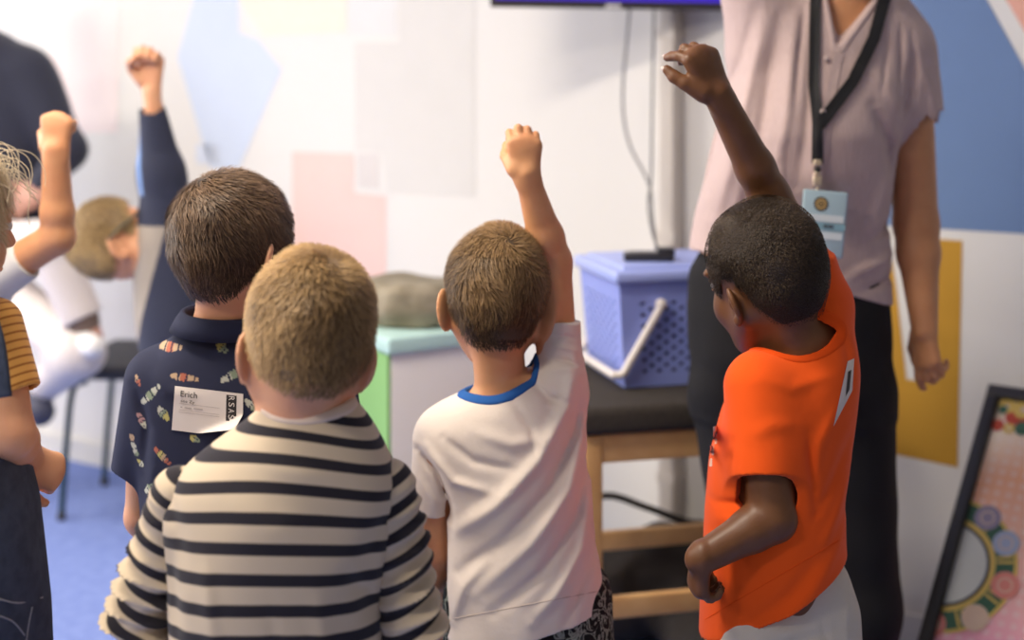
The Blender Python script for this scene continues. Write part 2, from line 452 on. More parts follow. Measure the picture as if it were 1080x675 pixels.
def add_hand(F, w, fwd, back, side=1, L=.052, W=.050, fl=.050, fr=.0062, curl=None, thumb=None, k=.003, spread=5, nails=None):
    """fwd: wrist to knuckles, back: out of the back of the hand, side*cross(fwd,back): thumb side"""
    fwd = unit(fwd); back = unit(np.asarray(back, float)-fwd*np.dot(back, fwd)); lat = side*np.cross(fwd, back)
    curl = curl or [(20, 40, 25)]*4
    if not isinstance(curl, list): curl = [curl]*4
    thumb = thumb or [(.7, .7, -.3), (.9, .35, -.3), (1, .0, -.3)]
    offs = [.36, .12, -.13, -.36]; ln = [.93, 1, .94, .78]; bl = [.97, 1.0, .96, .86]
    F.add(f_cone(w-fwd*L*.1, w+fwd*L*.75, W*.36, W*.46, (back, .48)), .012)
    tips = []
    for i in range(4):
        base = w+fwd*L*bl[i]+lat*W*offs[i]
        F.add(f_cone(w+lat*W*offs[i]*.55+fwd*L*.1, base, fr*1.15, fr*1.28), .008)
        a = math.radians(spread*(1.5-i)); f2 = fwd*math.cos(a)+lat*math.sin(a)
        th = 0; p = base
        for j in range(3):
            th += math.radians(curl[i][j]); d = f2*math.cos(th)-back*math.sin(th)
            q = p+d*fl*ln[i]*(.46, .30, .24)[j]
            F.add(f_cone(p, q, fr*(1.12, 1.0, .93)[j]*(1 if i < 3 else .9), fr*(1.03, .95, .8)[j]*(1 if i < 3 else .9)), k if j == 0 else .0015)
            p = q
        nb = unit(back*math.cos(th)+f2*math.sin(th)); tips.append((p, d, nb))
    p = w+fwd*L*.18+lat*W*.34-back*W*.06
    for j, dl in enumerate(thumb):
        d = unit(fwd*dl[0]+lat*dl[1]+back*dl[2]); q = p+d*fl*(.62, .42, .34)[j]
        F.add(f_cone(p, q, fr*(1.9, 1.3, 1.15)[j], fr*(1.35, 1.2, .9)[j]), .008 if j == 0 else .003); p = q
    tips.append((p, d, unit(lat-d*np.dot(lat, d))))
    return tips
def add_arm(F, sh, el, wr, r=(.030, .027, .026, .018), k=.01):
    sh, el, wr = (np.asarray(q, float) for q in (sh, el, wr))
    F.cone(sh, el, r[0], r[1], k); mid = el+(wr-el)*.28
    F.cone(el, mid, r[1]*.98, r[2], k); F.cone(mid, wr, r[2], r[3], k)
def px_rows(rows, Y, cy=None, shrink=0):
    """rows: (py, left px, right px, half depth[, centre y offset])"""
    st = []
    for q in rows:
        a = at(q[1], q[0], Y); b = at(q[2], q[0], Y)
        st.append((a[2], (a[0]+b[0])/2, max((b[0]-a[0])/2-shrink, .02), Y+(q[4] if len(q) > 4 else 0), max(q[3]-shrink, .02)))
    return st

def hair_base(t, extra=None):
    E = [f_ell((0, -.012, .03), (.0695+t*.4, .086+t, .072+t)), f_ell((0, -.035, -.010), (.054+t*.3, .055+t, .055+t)), f_ell((0, .022, -.012), (.055+t*.5, .056+t*.5, .075+t*.5)), f_ell((0, -.022, -.055), (.044+t*.3, .034+t*.4, .035+t*.5))]
    if extra: E += extra
    def fn(x, y, z):
        d = E[0][0](x, y, z)
        for i, e in enumerate(E[1:]): d = smin(d, e[0](x, y, z), .025)
        return d
    return fn
HAIRLINE = ([-.2, -.045, -.030, -.012, .018, .030, .046, .058, .066, .2], [-.070, -.066, -.042, .004, .006, -.018, -.016, .045, .056, .060])
def make_hair(parent, c, R, s, hm, cap_mat, t=.008, n=12000, ln=.018, wd=.0009, lift=.004, whorl=(.012, -.06, .09), swirl=.5, seed=1, line=HAIRLINE, gravity=.4, clump=.35, h=.0025, top_highlight=.0, extra=None, curl=0, name='hair', sidecut=.0, frizz=.25, tint0=None, capoff=.005):
    base = hair_base(t, extra); base_c = hair_base(t-.003, extra)
    rs = np.random.RandomState(seed)
    g = lambda x, y, z: z-np.interp(y, line[0], line[1])-.55*np.clip(np.abs(x)-.030, 0, .05)*(y < -.02)
    # cap under the strands, in the hair's own ground colour
    F = Field(h)
    def capfn(x, y, z):
        px, py, pz = x-c[0], y-c[1], z-c[2]
        q = [(px*R[0, i]+py*R[1, i]+pz*R[2, i])/s for i in range(3)]
        return smax(base_c(*q), capoff-g(*q), .008)*s
    F.add((capfn, np.asarray(c)-.125*s, np.asarray(c)+.135*s), 0)
    nz = noise3(seed+7, 160)
    F.disp(lambda x, y, z: .0008*nz(x, y, z))
    V, Q = F.mesh()
    cap = link_mesh(name, V, Q, cap_mat, parent, attrs={'tint': np.full(len(V), .25)})
    if not n: return cap
    # strands
    d = rs.normal(size=(int(n*1.6), 3)); d /= np.linalg.norm(d, axis=1)[:, None]
    o = np.array([0, -.01, .01]); r = np.full(len(d), .16)
    for _ in range(25):
        P = o+d*r[:, None]; r -= base(P[:, 0], P[:, 1], P[:, 2])*.9
    P = o+d*r[:, None]
    keep = g(P[:, 0], P[:, 1], P[:, 2]) > -.002+rs.uniform(-.003, .002, len(P)); P = P[keep][:n]; m = len(P); low = np.clip((P[:, 2]+.075)/.07, .38, 1)
    def nrm(P):
        e = 1e-4; x, y, z = P.T
        G = np.stack([base(x+e, y, z)-base(x-e, y, z), base(x, y+e, z)-base(x, y-e, z), base(x, y, z+e)-base(x, y, z-e)], 1)
        return G/np.maximum(np.linalg.norm(G, axis=1)[:, None], 1e-9)
    W = np.array(whorl); n1, n2, n3 = noise3(seed+1, 70, 2), noise3(seed+2, 70, 2), noise3(seed+3, 45)
    rl = rs.uniform(.55, 1.15, m)*ln*low; ang = rs.normal(0, frizz, m); lf = rs.uniform(.3, 1.3, m)*lift*low
    K = 5; pts = []; nn = []
    cur = P.copy()
    for i in range(K):
        N = nrm(cur)
        T = cur-W; T -= N*(T*N).sum(1)[:, None]; dist = np.linalg.norm(T, axis=1)[:, None]; T /= np.maximum(dist, 1e-6)
        B = np.cross(N, T)
        sw = swirl*np.exp(-dist[:, 0]/.05)+clump*n1(*cur.T)+ang
        D = T*np.cos(sw)[:, None]+B*np.sin(sw)[:, None]
        D += np.array([0, 0, -gravity]); D -= N*(D*N).sum(1)[:, None]; D /= np.maximum(np.linalg.norm(D, axis=1)[:, None], 1e-9)
        f = i/(K-1)
        pts.append(cur+N*(-.0015+lf*f**1.3+.0015*n2(*cur.T))[:, None]); nn.append(np.cross(D, N))
        cur = cur+D*(rl/(K-1))[:, None]
        x, y, z = cur.T; cur = cur-nrm(cur)*base(x, y, z)[:, None]
    wid = [1, 1, .9, .7, .3]
    VV = np.zeros((m, K, 2, 3))
    ww = wd*rs.uniform(.7, 1.3, m)[:, None]
    for i in range(K):
        VV[:, i, 0] = pts[i]-nn[i]*ww*wid[i]/2; VV[:, i, 1] = pts[i]+nn[i]*ww*wid[i]/2
    VV = VV.reshape(-1, 3)
    Wd = np.asarray(c)+(VV*s)@R.T
    b = np.arange(m)[:, None]*K*2+np.arange(K-1)[None, :]*2
    b = b.ravel(); Q2 = np.stack([b, b+1, b+3, b+2], 1)
    tb = np.clip(rs.normal(.42, .22, m)+.22*n3(*P.T)+top_highlight*(P[:, 2]-.03)/.07+(tint0(P) if tint0 else 0), 0, 1)  # golden overhead highlight painted into the tint of the upper strands
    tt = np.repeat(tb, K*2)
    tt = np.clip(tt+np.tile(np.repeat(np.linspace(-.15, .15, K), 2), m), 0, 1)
    # one mesh: cap + strands
    bpy.data.objects.remove(cap)
    nV = len(V); tri = np.concatenate([Q, Q2+nV]); 
    return link_mesh(name, np.concatenate([V, Wd]), tri, [cap_mat, hm], parent, fmat=np.concatenate([np.zeros(len(Q)), np.ones(len(Q2))]), attrs={'tint': np.concatenate([np.full(nV, .2), tt])})

def legs_and_shoes(root, bodyF, hipz, cx, cy, yaw, tm, sm, thigh=.062, calf=.042, gap=.055, name='trousers', shorts=False, rows=None, Y=None, tattr=None, h=.005, top=None, disp=None):
    R = rotm(yaw)
    T = Field(h)
    if rows: T.add(f_loft(px_rows(rows, Y)), .02)
    else: T.ell((cx, cy, hipz+.02), (gap+thigh, thigh*1.25, .09), R, .02)
    for sx in (-1, 1):
        hp = np.array([cx, cy, hipz])+R@np.array([sx*gap, 0, 0]); kn = np.array([cx, cy, hipz*.52])+R@np.array([sx*gap*1.1, .01, 0]); an = np.array([cx, cy, .07])+R@np.array([sx*gap*1.15, -.01, 0])
        bodyF.cone(hp, kn, thigh*.8, calf*.95, .02); bodyF.cone(kn, an, calf*.95, calf*.6, .01)
        T.cone(hp, kn, thigh*1.05, calf*1.35, .02, cap=shorts)
        if not shorts: T.cone(kn, an, calf*1.35, calf*1.15, .02, cap=True)
        S = Field(.005); toe = an+R@np.array([0, .10, -.035]); heel = an+R@np.array([0, -.015, -.035])
        S.cone(an+np.array([0, 0, .01]), heel, .036, .034, .02); S.cone(heel, toe, .032, .030, .02); S.cone(an, toe, .03, .02, .02)
        S.cut((0, 0, .004), (0, 0, -1))
        build(S, 'shoe', sm, root)
    if disp: T.disp(disp)
    return build(T, name, tm, root, attrs=tattr)

def collar_ring(parent, c, rx, ry, R, r, m, flat=1.0, name='collar', h=.012):
    """ribbed neckband: a ring whose section is r thick and h tall"""
    b = MB(); n = 64; q = 10; V = []; F = []
    for i in range(n):
        a = 2*math.pi*i/n; e = np.array([math.cos(a)*rx, math.sin(a)*ry, 0]); o = unit(np.array([math.cos(a)*ry, math.sin(a)*rx, 0]))
        for j in range(q):
            t = 2*math.pi*j/q
            V.append(np.asarray(c)+R@(e+o*(math.cos(t)*r-math.sin(t)*h*flat)+np.array([0, 0, math.sin(t)*h])))
    for i in range(n):
        for j in range(q):
            F.append((i*q+j, ((i+1) % n)*q+j, ((i+1) % n)*q+(j+1) % q, i*q+(j+1) % q))
    b.add(V, F, 0, True)
    return b.build(name, m, parent)
def drape_mesh(name, poly_uv, bvh, Y0, mats, parent, nx=14, ny=10, off=.0015, quad=None, fmat=None, dirv=(0, 1, 0)):
    """a sheet whose four pixel corners are dropped on the cloth behind them"""
    (a, b, c, d) = [at(x, y, Y0) for x, y in quad]      # TL TR BR BL
    V = []; F = []
    for j in range(ny+1):
        for i in range(nx+1):
            u, v = i/nx, j/ny; p = (a*(1-u)+b*u)*(1-v)+(d*(1-u)+c*u)*v
            V.append(drop(p, bvh, off))
    for j in range(ny):
        for i in range(nx): k = j*(nx+1)+i; F.append((k, k+nx+1, k+nx+2, k+1))
    return V, F
def drop(p, bvh, off):
    d = unit(p-np.array([0, 0, CAMZ]))
    hit = bvh.ray_cast(v3(p-d*.6), v3(d))
    q = p if hit[0] is None else np.array(hit[0])
    return q-d*off
def text_geo(body, size, font_scale_x=1.0):
    cu = bpy.data.curves.new('t', 'FONT'); cu.body = body; cu.size = size; cu.resolution_u = 3
    o = bpy.data.objects.new('t', cu); COL.objects.link(o)
    dg = bpy.context.evaluated_depsgraph_get(); me = o.evaluated_get(dg).to_mesh()
    V = [tuple(v.co) for v in me.vertices]; F = [tuple(p.vertices) for p in me.polygons]
    bpy.data.objects.remove(o); bpy.data.curves.remove(cu)
    return V, F
# ------------------------------------------------------------------ the room
M = {}
M['wall'] = mat('wall_paint', srgb(230, 227, 222), .75, (60, .06, .002), spec=.3)
M['wall_side'] = mat('side_wall_paint', srgb(225, 222, 216), .8, (60, .06, .002))
def carpet():
    m = mat('blue_carpet', srgb(130, 148, 206), .95, (700, .5, .003), spec=.1, vary=(30, .5, srgb(108, 126, 190)))
    return m
M['carpet'] = carpet()
mural = [  # (pixel outline on the wall, colour), the left shapes paler
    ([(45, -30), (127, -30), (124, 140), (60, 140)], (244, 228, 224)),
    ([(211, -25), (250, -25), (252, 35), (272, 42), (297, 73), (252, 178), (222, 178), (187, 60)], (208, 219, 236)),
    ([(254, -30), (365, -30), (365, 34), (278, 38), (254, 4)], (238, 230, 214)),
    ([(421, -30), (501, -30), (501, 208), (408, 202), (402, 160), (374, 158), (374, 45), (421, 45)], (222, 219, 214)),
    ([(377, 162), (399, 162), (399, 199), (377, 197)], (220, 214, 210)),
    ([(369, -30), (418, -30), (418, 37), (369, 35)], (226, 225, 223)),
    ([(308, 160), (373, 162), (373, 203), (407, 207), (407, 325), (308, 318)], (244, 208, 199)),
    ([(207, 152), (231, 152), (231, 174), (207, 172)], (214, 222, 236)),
    ([(956, -60), (1008, -60), (1092, 92), (1120, 250), (1120, 249), (900, 236), (900, -60)], (112, 138, 180)),
    ([(1026, -60), (1120, -60), (1120, 100)], (236, 178, 158)),
    ([(900, 246), (937, 248), (946, 310), (956, 400), (972, 402), (960, 330), (950, 249), (1015, 254), (1010, 493), (900, 470)], (200, 150, 52)),
]
paints = [M['wall']]; wb = MB()
A0 = WC; A1 = WP0+WU*5.2
wb.add([A0, A1, A1+np.array([0, 0, CEIL]), A0+np.array([0, 0, CEIL])], [(0, 1, 2, 3)], 0)
wb.add([A0-WN*.1, A1-WN*.1, A1-WN*.1+np.array([0, 0, CEIL]), A0-WN*.1+np.array([0, 0, CEIL])], [(3, 2, 1, 0)], 0)
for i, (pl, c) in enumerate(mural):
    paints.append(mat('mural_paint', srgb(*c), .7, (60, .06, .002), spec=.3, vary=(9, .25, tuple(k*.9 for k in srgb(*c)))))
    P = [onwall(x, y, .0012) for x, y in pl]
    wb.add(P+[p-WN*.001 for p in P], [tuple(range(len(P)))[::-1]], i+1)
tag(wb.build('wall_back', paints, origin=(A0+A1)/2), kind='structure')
# window wall, perpendicular to the mural wall, with two openings
lw = MB(); Lt = 6.2; th = .14
def wl(d0, d1, z0, z1):
    c = WC+WN*(d0+d1)/2-WU*(th/2)+np.array([0, 0, (z0+z1)/2])
    lw.box(c, ((d1-d0)/2, th/2, (z1-z0)/2), [WN, -WU, [0, 0, 1]], 0)
wins = [(1.15, 2.65), (2.95, 4.45)]
wl(0, Lt, 0, .8); wl(0, Lt, 2.3, CEIL); wl(0, 1.15, .8, 2.3); wl(2.65, 2.95, .8, 2.3); wl(4.45, Lt, .8, 2.3)
tag(lw.build('wall_left', M['wall_side']), kind='structure')
M['white_frame'] = mat('white_window_frame', (.8, .8, .8), .4)
for k, (a, b) in enumerate(wins):
    f = MB(); c0 = WC+WN*(a+b)/2-WU*.11
    for z in (.83, 2.27): f.box(c0+np.array([0, 0, z]), ((b-a)/2, .025, .03), [WN, -WU, [0, 0, 1]])
    for d in (a+.03, (a+b)/2, b-.03): f.box(WC+WN*d-WU*.11+np.array([0, 0, 1.55]), (.03, .025, .75), [WN, -WU, [0, 0, 1]])
    tag(f.build('window_%d' % (k+1), M['white_frame']), kind='structure')
fl = MB(); fl.add([(-7.5, -2, 0), (5.5, -2, 0), (5.5, 7.5, 0), (-7.5, 7.5, 0)], [(0, 1, 2, 3)], 0)
tag(fl.build('floor', M['carpet']), kind='structure')
M['ceiling'] = mat('ceiling_paint', (.8, .79, .77), .9)
cl = MB(); q = WC+np.array([0, 0, CEIL]); e1 = WU*6.5; e2 = WN*6.2
cl.add([q, q+e2, q+e2+e1, q+e1], [(0, 1, 2, 3)], 0)
tag(cl.build('ceiling', M['ceiling']), kind='structure')
# skirting along the mural wall and the boxed cable duct
M['duct'] = mat('cream_duct', srgb(214, 205, 194), .5)
sk = MB(); sk.box((A0+A1)/2+WN*.008+np.array([0, 0, .035]), (np.linalg.norm(A1-A0)/2, .008, .035), [WU, WN, [0, 0, 1]])
tag(sk.build('baseboard_back', M['wall_side']), kind='structure')
du = MB(); p = onwall(713, 300); p[2] = 0
du.box(p+WN*.03+np.array([0, 0, .76]), (.022, .03, .76), [WU, WN, [0, 0, 1]], 0, .006)
for z in (.3, .9, 1.4): du.box(p+WN*.03+np.array([0, 0, z]), (.024, .032, .012), [WU, WN, [0, 0, 1]])
tag(du.build('trim_1', M['duct']), kind='structure')
M['lampglow'] = mat('lamp_diffuser', (.9, .9, .85), .5, emit=((1, .93, .83), 3.0))
for p, wh_ in zip(CLAMPS, ('nearest the windows and the mural wall', 'nearest the windows and away from the mural wall', 'farthest from the windows, by the mural wall', 'farthest from both the windows and the mural wall')):
    r = empty('ceiling_light', p+np.array([0, 0, CEIL-.05]), 'white ceiling light '+wh_, 'ceiling light', 'ceiling lights above the frame')
    b = MB(); b.box(p+np.array([0, 0, CEIL-.03]), (.60, .17, .03)); b.build('frame', M['white_frame'], r)
    b = MB(); b.box(p+np.array([0, 0, CEIL-.0625]), (.57, .15, .002)); b.build('diffuser', M['lampglow'], r)

# ------------------------------------------------------------------ television
M['tvblack'] = mat('tv_bezel', srgb(60, 55, 56), .35)
M['screen'] = mat('tv_screen', (.02, .01, .08), .25, emit=(srgb(58, 38, 190), 1.1))
M['logo'] = mat('silver_plastic', srgb(215, 212, 210), .4)
Yt = 3.44; tl = at(517, 7, Yt); tw = 1.02; thh = .60; ar = math.radians(.9)
tx = np.array([math.cos(ar), 0, -math.sin(ar)]); tz = np.array([math.sin(ar), 0, math.cos(ar)]); ty = np.array([0, 1.0, 0]); TA = [tx, ty, tz]
r = empty('television', tl+tx*tw/2, 'black flat television hung high on the mural wall, its screen glowing blue and violet', 'television')
tc_ = tl+tx*tw/2+tz*thh/2
b = MB(); b.box(tc_+ty*.02, (tw/2, .02, thh/2), TA, 0, .004); b.build('casing', M['tvblack'], r)
b = MB(); b.box(tc_+ty*-.001+tz*.004, (tw/2-.012, .001, thh/2-.014), TA); b.build('screen', M['screen'], r)
b = MB(); b.box(at(647, 6.5, Yt-.004), (.018, .004, .005), TA, 0, .002); b.build('badge', M['logo'], r)
b = MB(); c1 = tc_+ty*.04; wq = WP0+WU*np.dot(c1-WP0, WU); wq[2] = c1[2]
b.box((c1+wq)/2, (.04, np.linalg.norm(wq-c1)/2+.0, .04), [np.cross(unit(wq-c1), [0, 0, 1]), unit(wq-c1), [0, 0, 1]]); b.build('wall_bracket', M['tvblack'], r)
M['cable'] = mat('grey_cable', srgb(120, 118, 120), .5)
M['cable_b'] = mat('black_cable', srgb(70, 68, 70), .5)
b = MB(); b.tube([at(664, 8, 3.47), at(661, 45, 3.49), at(657, 90, 3.52), at(658, 125, 3.53), at(665, 155, 3.52), at(678, 180, 3.50), at(686, 200, 3.48), at(689, 235, 3.30), at(692, 262, 3.0), at(691, 271, 2.97)], .0032, 8)
tag(b.build('cable', M['cable']), 'thin grey cable that swings out in a slack curve below the television', 'cable')
b = MB(); b.tube([at(690, 8, 3.47), at(689, 60, 3.48), at(688, 120, 3.48), at(687, 185, 3.47), at(684, 215, 3.40), at(688, 245, 3.15), at(694, 262, 3.02), at(695, 270, 2.97)], .0028, 8)
tag(b.build('cable', M['cable_b']), 'thin dark cable hanging straight down from the television towards the blue basket', 'cable')

# ------------------------------------------------------------------ padded wooden stool, basket
M['wood'] = mat('pale_wood', srgb(214, 168, 112), .5, (40, .1, .002), vary=(14, .6, srgb(190, 140, 86)))
M['pad'] = mat('dark_padding', srgb(66, 60, 55), .85, (500, .5, .002), spec=.2, vary=(120, .5, srgb(44, 40, 38)))
ya = math.radians(14); e1 = np.array([math.cos(ya), math.sin(ya), 0]); e2 = np.array([-math.sin(ya), math.cos(ya), 0]); AX = [e1, e2, [0, 0, 1]]
K = at(617, 452, 2.72); K[2] = 0; sw, sd = .50, .40
r = empty('padded_stool', K+e1*sw/2+e2*sd/2, 'pale wooden stool with a thick dark padded seat carrying the blue basket', 'stool')
b = MB(); b.box(K+e1*sw/2+e2*sd/2+np.array([0, 0, .640]), (sw/2+.012, sd/2+.012, .027), AX, 0, .014); b.build('seat', M['pad'], r)
for i in (0, 1):
    for j in (0, 1):
        b = MB(); b.box(K+e1*(.018+i*(sw-.036))+e2*(.018+j*(sd-.036))+np.array([0, 0, .306]), (.018, .018, .306), AX, 0, .004); b.build('leg', M['wood'], r)
for (c, hx, ax) in ((e1*sw/2+e2*.014, sw/2-.034, AX), (e1*sw/2+e2*(sd-.014), sw/2-.034, AX), (e2*sd/2+e1*.014, sd/2-.034, [e2, -e1, [0, 0, 1]]), (e2*sd/2+e1*(sw-.014), sd/2-.034, [e2, -e1, [0, 0, 1]])):
    b = MB(); b.box(K+c+np.array([0, 0, .585]), (hx, .011, .028), ax, 0, .003); b.build('apron', M['wood'], r)
    b = MB(); b.box(K+c+np.array([0, 0, .275]), (hx, .010, .020), ax, 0, .003); b.build('rung', M['wood'], r)
M['blue_pl'] = mat('blue_plastic', srgb(142, 156, 226), .38, spec=.5, sss=.1)
M['blue_lid'] = mat('pale_blue_plastic', srgb(160, 174, 232), .32)
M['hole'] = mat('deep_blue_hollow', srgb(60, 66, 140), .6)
M['handle'] = mat('ivory_plastic', srgb(222, 214, 208), .4)
ya = math.radians(15); g1 = np.array([math.cos(ya), math.sin(ya), 0]); g2 = np.array([-math.sin(ya), math.cos(ya), 0])
bk = at(653, 416, 2.86); zb = .669; bk[2] = zb; bw, bd, bh = .34, .26, .215
def bpt(u, v, w):      # u along front, v back, w up; walls flare slightly upwards
    fl_ = .90+.10*w/bh
    c = bk+g1*bw/2+g2*bd/2
    return c+g1*(u-.5)*bw*fl_+g2*(v-.5)*bd*fl_+np.array([0, 0, w])
r = empty('basket', bk+g1*bw/2+g2*bd/2, 'blue lidded plastic basket with round holes and a swing handle, on the stool', 'basket')
b = MB()
def wall_holes(b, P, nu, nv, hole, um=(.12, .88), vm=(.12, .82), stag=True):
    """P(s,t) -> point, with true openings cut as a grid of ring cells"""
    us = np.linspace(um[0], um[1], nu+1); vs = np.linspace(vm[0], vm[1], nv+1)
    for (s0, s1, t0, t1) in ((0, um[0], 0, 1), (um[1], 1, 0, 1), (um[0], um[1], 0, vm[0]), (um[0], um[1], vm[1], 1)):
        b.add([P(s0, t0), P(s1, t0), P(s1, t1), P(s0, t1)], [(0, 1, 2, 3)])
    for i in range(nu):
        for j in range(nv):
            sq = [(us[i], vs[j]), (us[i+1], vs[j]), (us[i+1], vs[j+1]), (us[i], vs[j+1])]
            if stag and (i+j) % 2: b.add([P(*q) for q in sq], [(0, 1, 2, 3)]); continue
            cs, ct = (us[i]+us[i+1])/2, (vs[j]+vs[j+1])/2; out = []; inn = []
            for a in range(16):
                th_ = 2*math.pi*(a+.0)/16-math.pi*3/4; x, y = math.cos(th_), math.sin(th_); m = max(abs(x), abs(y))
                out.append(P(cs+(us[i+1]-us[i])/2*x/m, ct+(vs[j+1]-vs[j])/2*y/m)); inn.append(P(cs+(us[i+1]-us[i])/2*x*hole, ct+(vs[j+1]-vs[j])/2*y*hole))
            b.add(out+inn, [(a, (a+1) % 16, 16+(a+1) % 16, 16+a) for a in range(16)])
wall_holes(b, lambda s, t: bpt(s, 0, t*bh), 15, 13, .74)
wall_holes(b, lambda s, t: bpt(0, 1-s, t*bh), 11, 13, .74)
b.add([bpt(0, 0, 0), bpt(0, 1, 0), bpt(1, 1, 0), bpt(1, 0, 0)], [(0, 1, 2, 3)])
b.add([bpt(1, 0, 0), bpt(1, 1, 0), bpt(1, 1, bh), bpt(1, 0, bh)], [(0, 1, 2, 3)]); b.add([bpt(1, 1, 0), bpt(0, 1, 0), bpt(0, 1, bh), bpt(1, 1, bh)], [(0, 1, 2, 3)])
o = b.build('tub', M['blue_pl'], r); md = o.modifiers.new('thickness', 'SOLIDIFY'); md.thickness = .0035; md.offset = -1
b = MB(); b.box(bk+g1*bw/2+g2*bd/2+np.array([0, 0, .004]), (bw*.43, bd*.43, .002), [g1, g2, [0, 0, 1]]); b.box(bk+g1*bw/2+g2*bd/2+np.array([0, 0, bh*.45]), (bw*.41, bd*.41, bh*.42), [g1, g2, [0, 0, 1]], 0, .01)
b.build('hollow_block', M['hole'], r)  # solid dark block standing in for the dim hollow seen through the holes
b = MB(); cc = bk+g1*bw/2+g2*bd/2+np.array([0, 0, bh+.011])
b.box(cc, (bw/2+.012, bd/2+.012, .013), [g1, g2, [0, 0, 1]], 0, .009); b.box(cc+np.array([0, 0, .012]), (bw/2-.012, bd/2-.012, .008), [g1, g2, [0, 0, 1]], 0, .006)
b.build('lid', M['blue_lid'], r)
b = MB()
piv = lambda v: bpt(.30, v, .175)
b.tube([bpt(.25, -.05, .170), bpt(.235, -.052, .160), bpt(.01, -.06, .048), bpt(-.02, -.06, .034), bpt(-.065, -.03, .030), bpt(-.08, .06, .030), bpt(-.08, .94, .030), bpt(-.065, 1.03, .030), bpt(-.02, 1.06, .034), bpt(.01, 1.06, .048), bpt(.235, 1.052, .160), bpt(.25, 1.05, .170)], .0082, 12)
b.ball(bpt(.25, -.04, .170), .012); b.build('handle', M['handle'], r)
M['black_pl'] = mat('black_plastic', srgb(38, 38, 44), .4)
dz = zb+bh+.011+.020
pc = at(684, 272, 2.97); pc[2] = dz
d1 = unit(g1*.9-g2*.30); d2 = unit(np.cross([0, 0, 1], d1))
r = empty('power_adapter', pc, 'small flat black power adapter lying on the lid of the blue basket', 'power adapter')
b = MB(); b.box(pc+np.array([0, 0, .008]), (.052, .024, .008), [d1, d2, [0, 0, 1]], 0, .004); b.build('casing', M['black_pl'], r)
b = MB(); b.box(pc+np.array([0, 0, .0175])-d1*.01, (.030, .015, .0015), [d1, d2, [0, 0, 1]], 0, .001); b.build('plate', M['cable'], r)
b = MB(); b.box(pc+np.array([0, 0, .017])+d1*.036, (.018, .020, .010), [d1, d2, [0, 0, 1]], 0, .003); b.build('plug_block', M['black_pl'], r)

# ------------------------------------------------------------------ dark bag under the stool
M['bag'] = mat('brown_black_fabric', srgb(34, 29, 27), .75, (90, .5, .004), vary=(12, .5, srgb(52, 42, 36)))
F = Field(.006); bc = np.array([.39, 3.33, 0])
Rb = rotm(yaw=12)
for dx, rr, hz in ((-.16, .10, .10), (0, .12, .125), (.17, .10, .115)): F.ell(bc+Rb@np.array([dx, 0, hz]), (rr+.04, .12, hz), Rb, .05)
F.ell(bc+Rb@np.array([.01, -.24, .085]), (.13, .20, .085), Rb, .05)
F.disp(lambda x, y, z, n=noise3(3, 40, 2): .006*n(x, y, z))
F.cut((0, 0, .003), (0, 0, -1))
r = empty('bag', bc, 'slumped dark brown bag on the floor behind the stool with its strap standing up', 'bag')
build(F, 'body', M['bag'], r)
b = MB(); b.tube([bc+Rb@np.array(q) for q in ((-.24, 0, .10), (-.27, -.02, .28), (-.19, -.03, .335), (-.09, -.04, .305), (0, -.05, .27), (.07, -.05, .255), (.14, -.04, .20))], .008, 8); b.build('strap', M['bag'], r)
b = MB(); b.tube([bc+Rb@np.array(q) for q in ((.0, -.08, .12), (.01, -.115, .25), (.05, -.12, .285), (.085, -.115, .24), (.09, -.09, .12))], .010, 8); b.build('strap', M['bag'], r)

# ------------------------------------------------------------------ green and white storage box with a felt basket on it
M['green'] = mat('green_board', srgb(140, 190, 118), .6); M['whiteb'] = mat('white_board', srgb(240, 236, 232), .5)
M['teal'] = mat('pale_teal_plastic', srgb(190, 224, 218), .35)
ya = math.radians(32); h1 = np.array([math.cos(ya), math.sin(ya), 0]); h2 = np.array([-math.sin(ya), math.cos(ya), 0])
gk = at(412, 370, 3.05); gt = gk[2]-.0; gk[2] = 0; gw, gd = .30, .30
gc = gk+h1*gw/2+h2*gd/2; GA = [h1, h2, [0, 0, 1]]
r = empty('storage_box', gc, 'tall storage box with white front, green side and pale teal lid', 'storage box')
b = MB(); b.box(gc+np.array([0, 0, gt/2]), (gw/2, gd/2, gt/2), GA, 0, .004); b.build('front_panel', M['whiteb'], r)
b = MB(); b.box(gc-h1*(gw/2+.003)+np.array([0, 0, gt/2-.002]), (.004, gd/2-.001, gt/2-.008), GA); b.build('side_panel', M['green'], r)
b = MB(); b.box(gc+np.array([0, 0, gt+.010]), (gw/2+.010, gd/2+.010, .018), GA, 0, .006); b.build('lid', M['teal'], r)
b = MB(); b.box(gc-h2*(gd/2+.002)-h1*(gw/2-.035)+np.array([0, 0, .40]), (.007, .002, .022), GA); b.build('slot', M['black_pl'], r)
M['felt'] = mat('brown_felt', srgb(128, 118, 98), .95, (80, .5, .004), vary=(16, .8, srgb(166, 156, 136)))
F = Field(.005); fc = gc+np.array([0, 0, gt+.0355])
F.add(f_loft([(fc[2], fc[0], .13, fc[1], .11), (fc[2]+.03, fc[0], .15, fc[1], .125), (fc[2]+.075, fc[0], .14, fc[1], .12), (fc[2]+.085, fc[0], .11, fc[1], .10)]))
F.disp(lambda x, y, z, n=noise3(13, 30, 2): .005*n(x, y, z))
o, _, _ = build(F, 'felt_pouch', M['felt'], None); tag(o, 'crumpled brown felt pouch lying on top of the storage box', 'pouch')

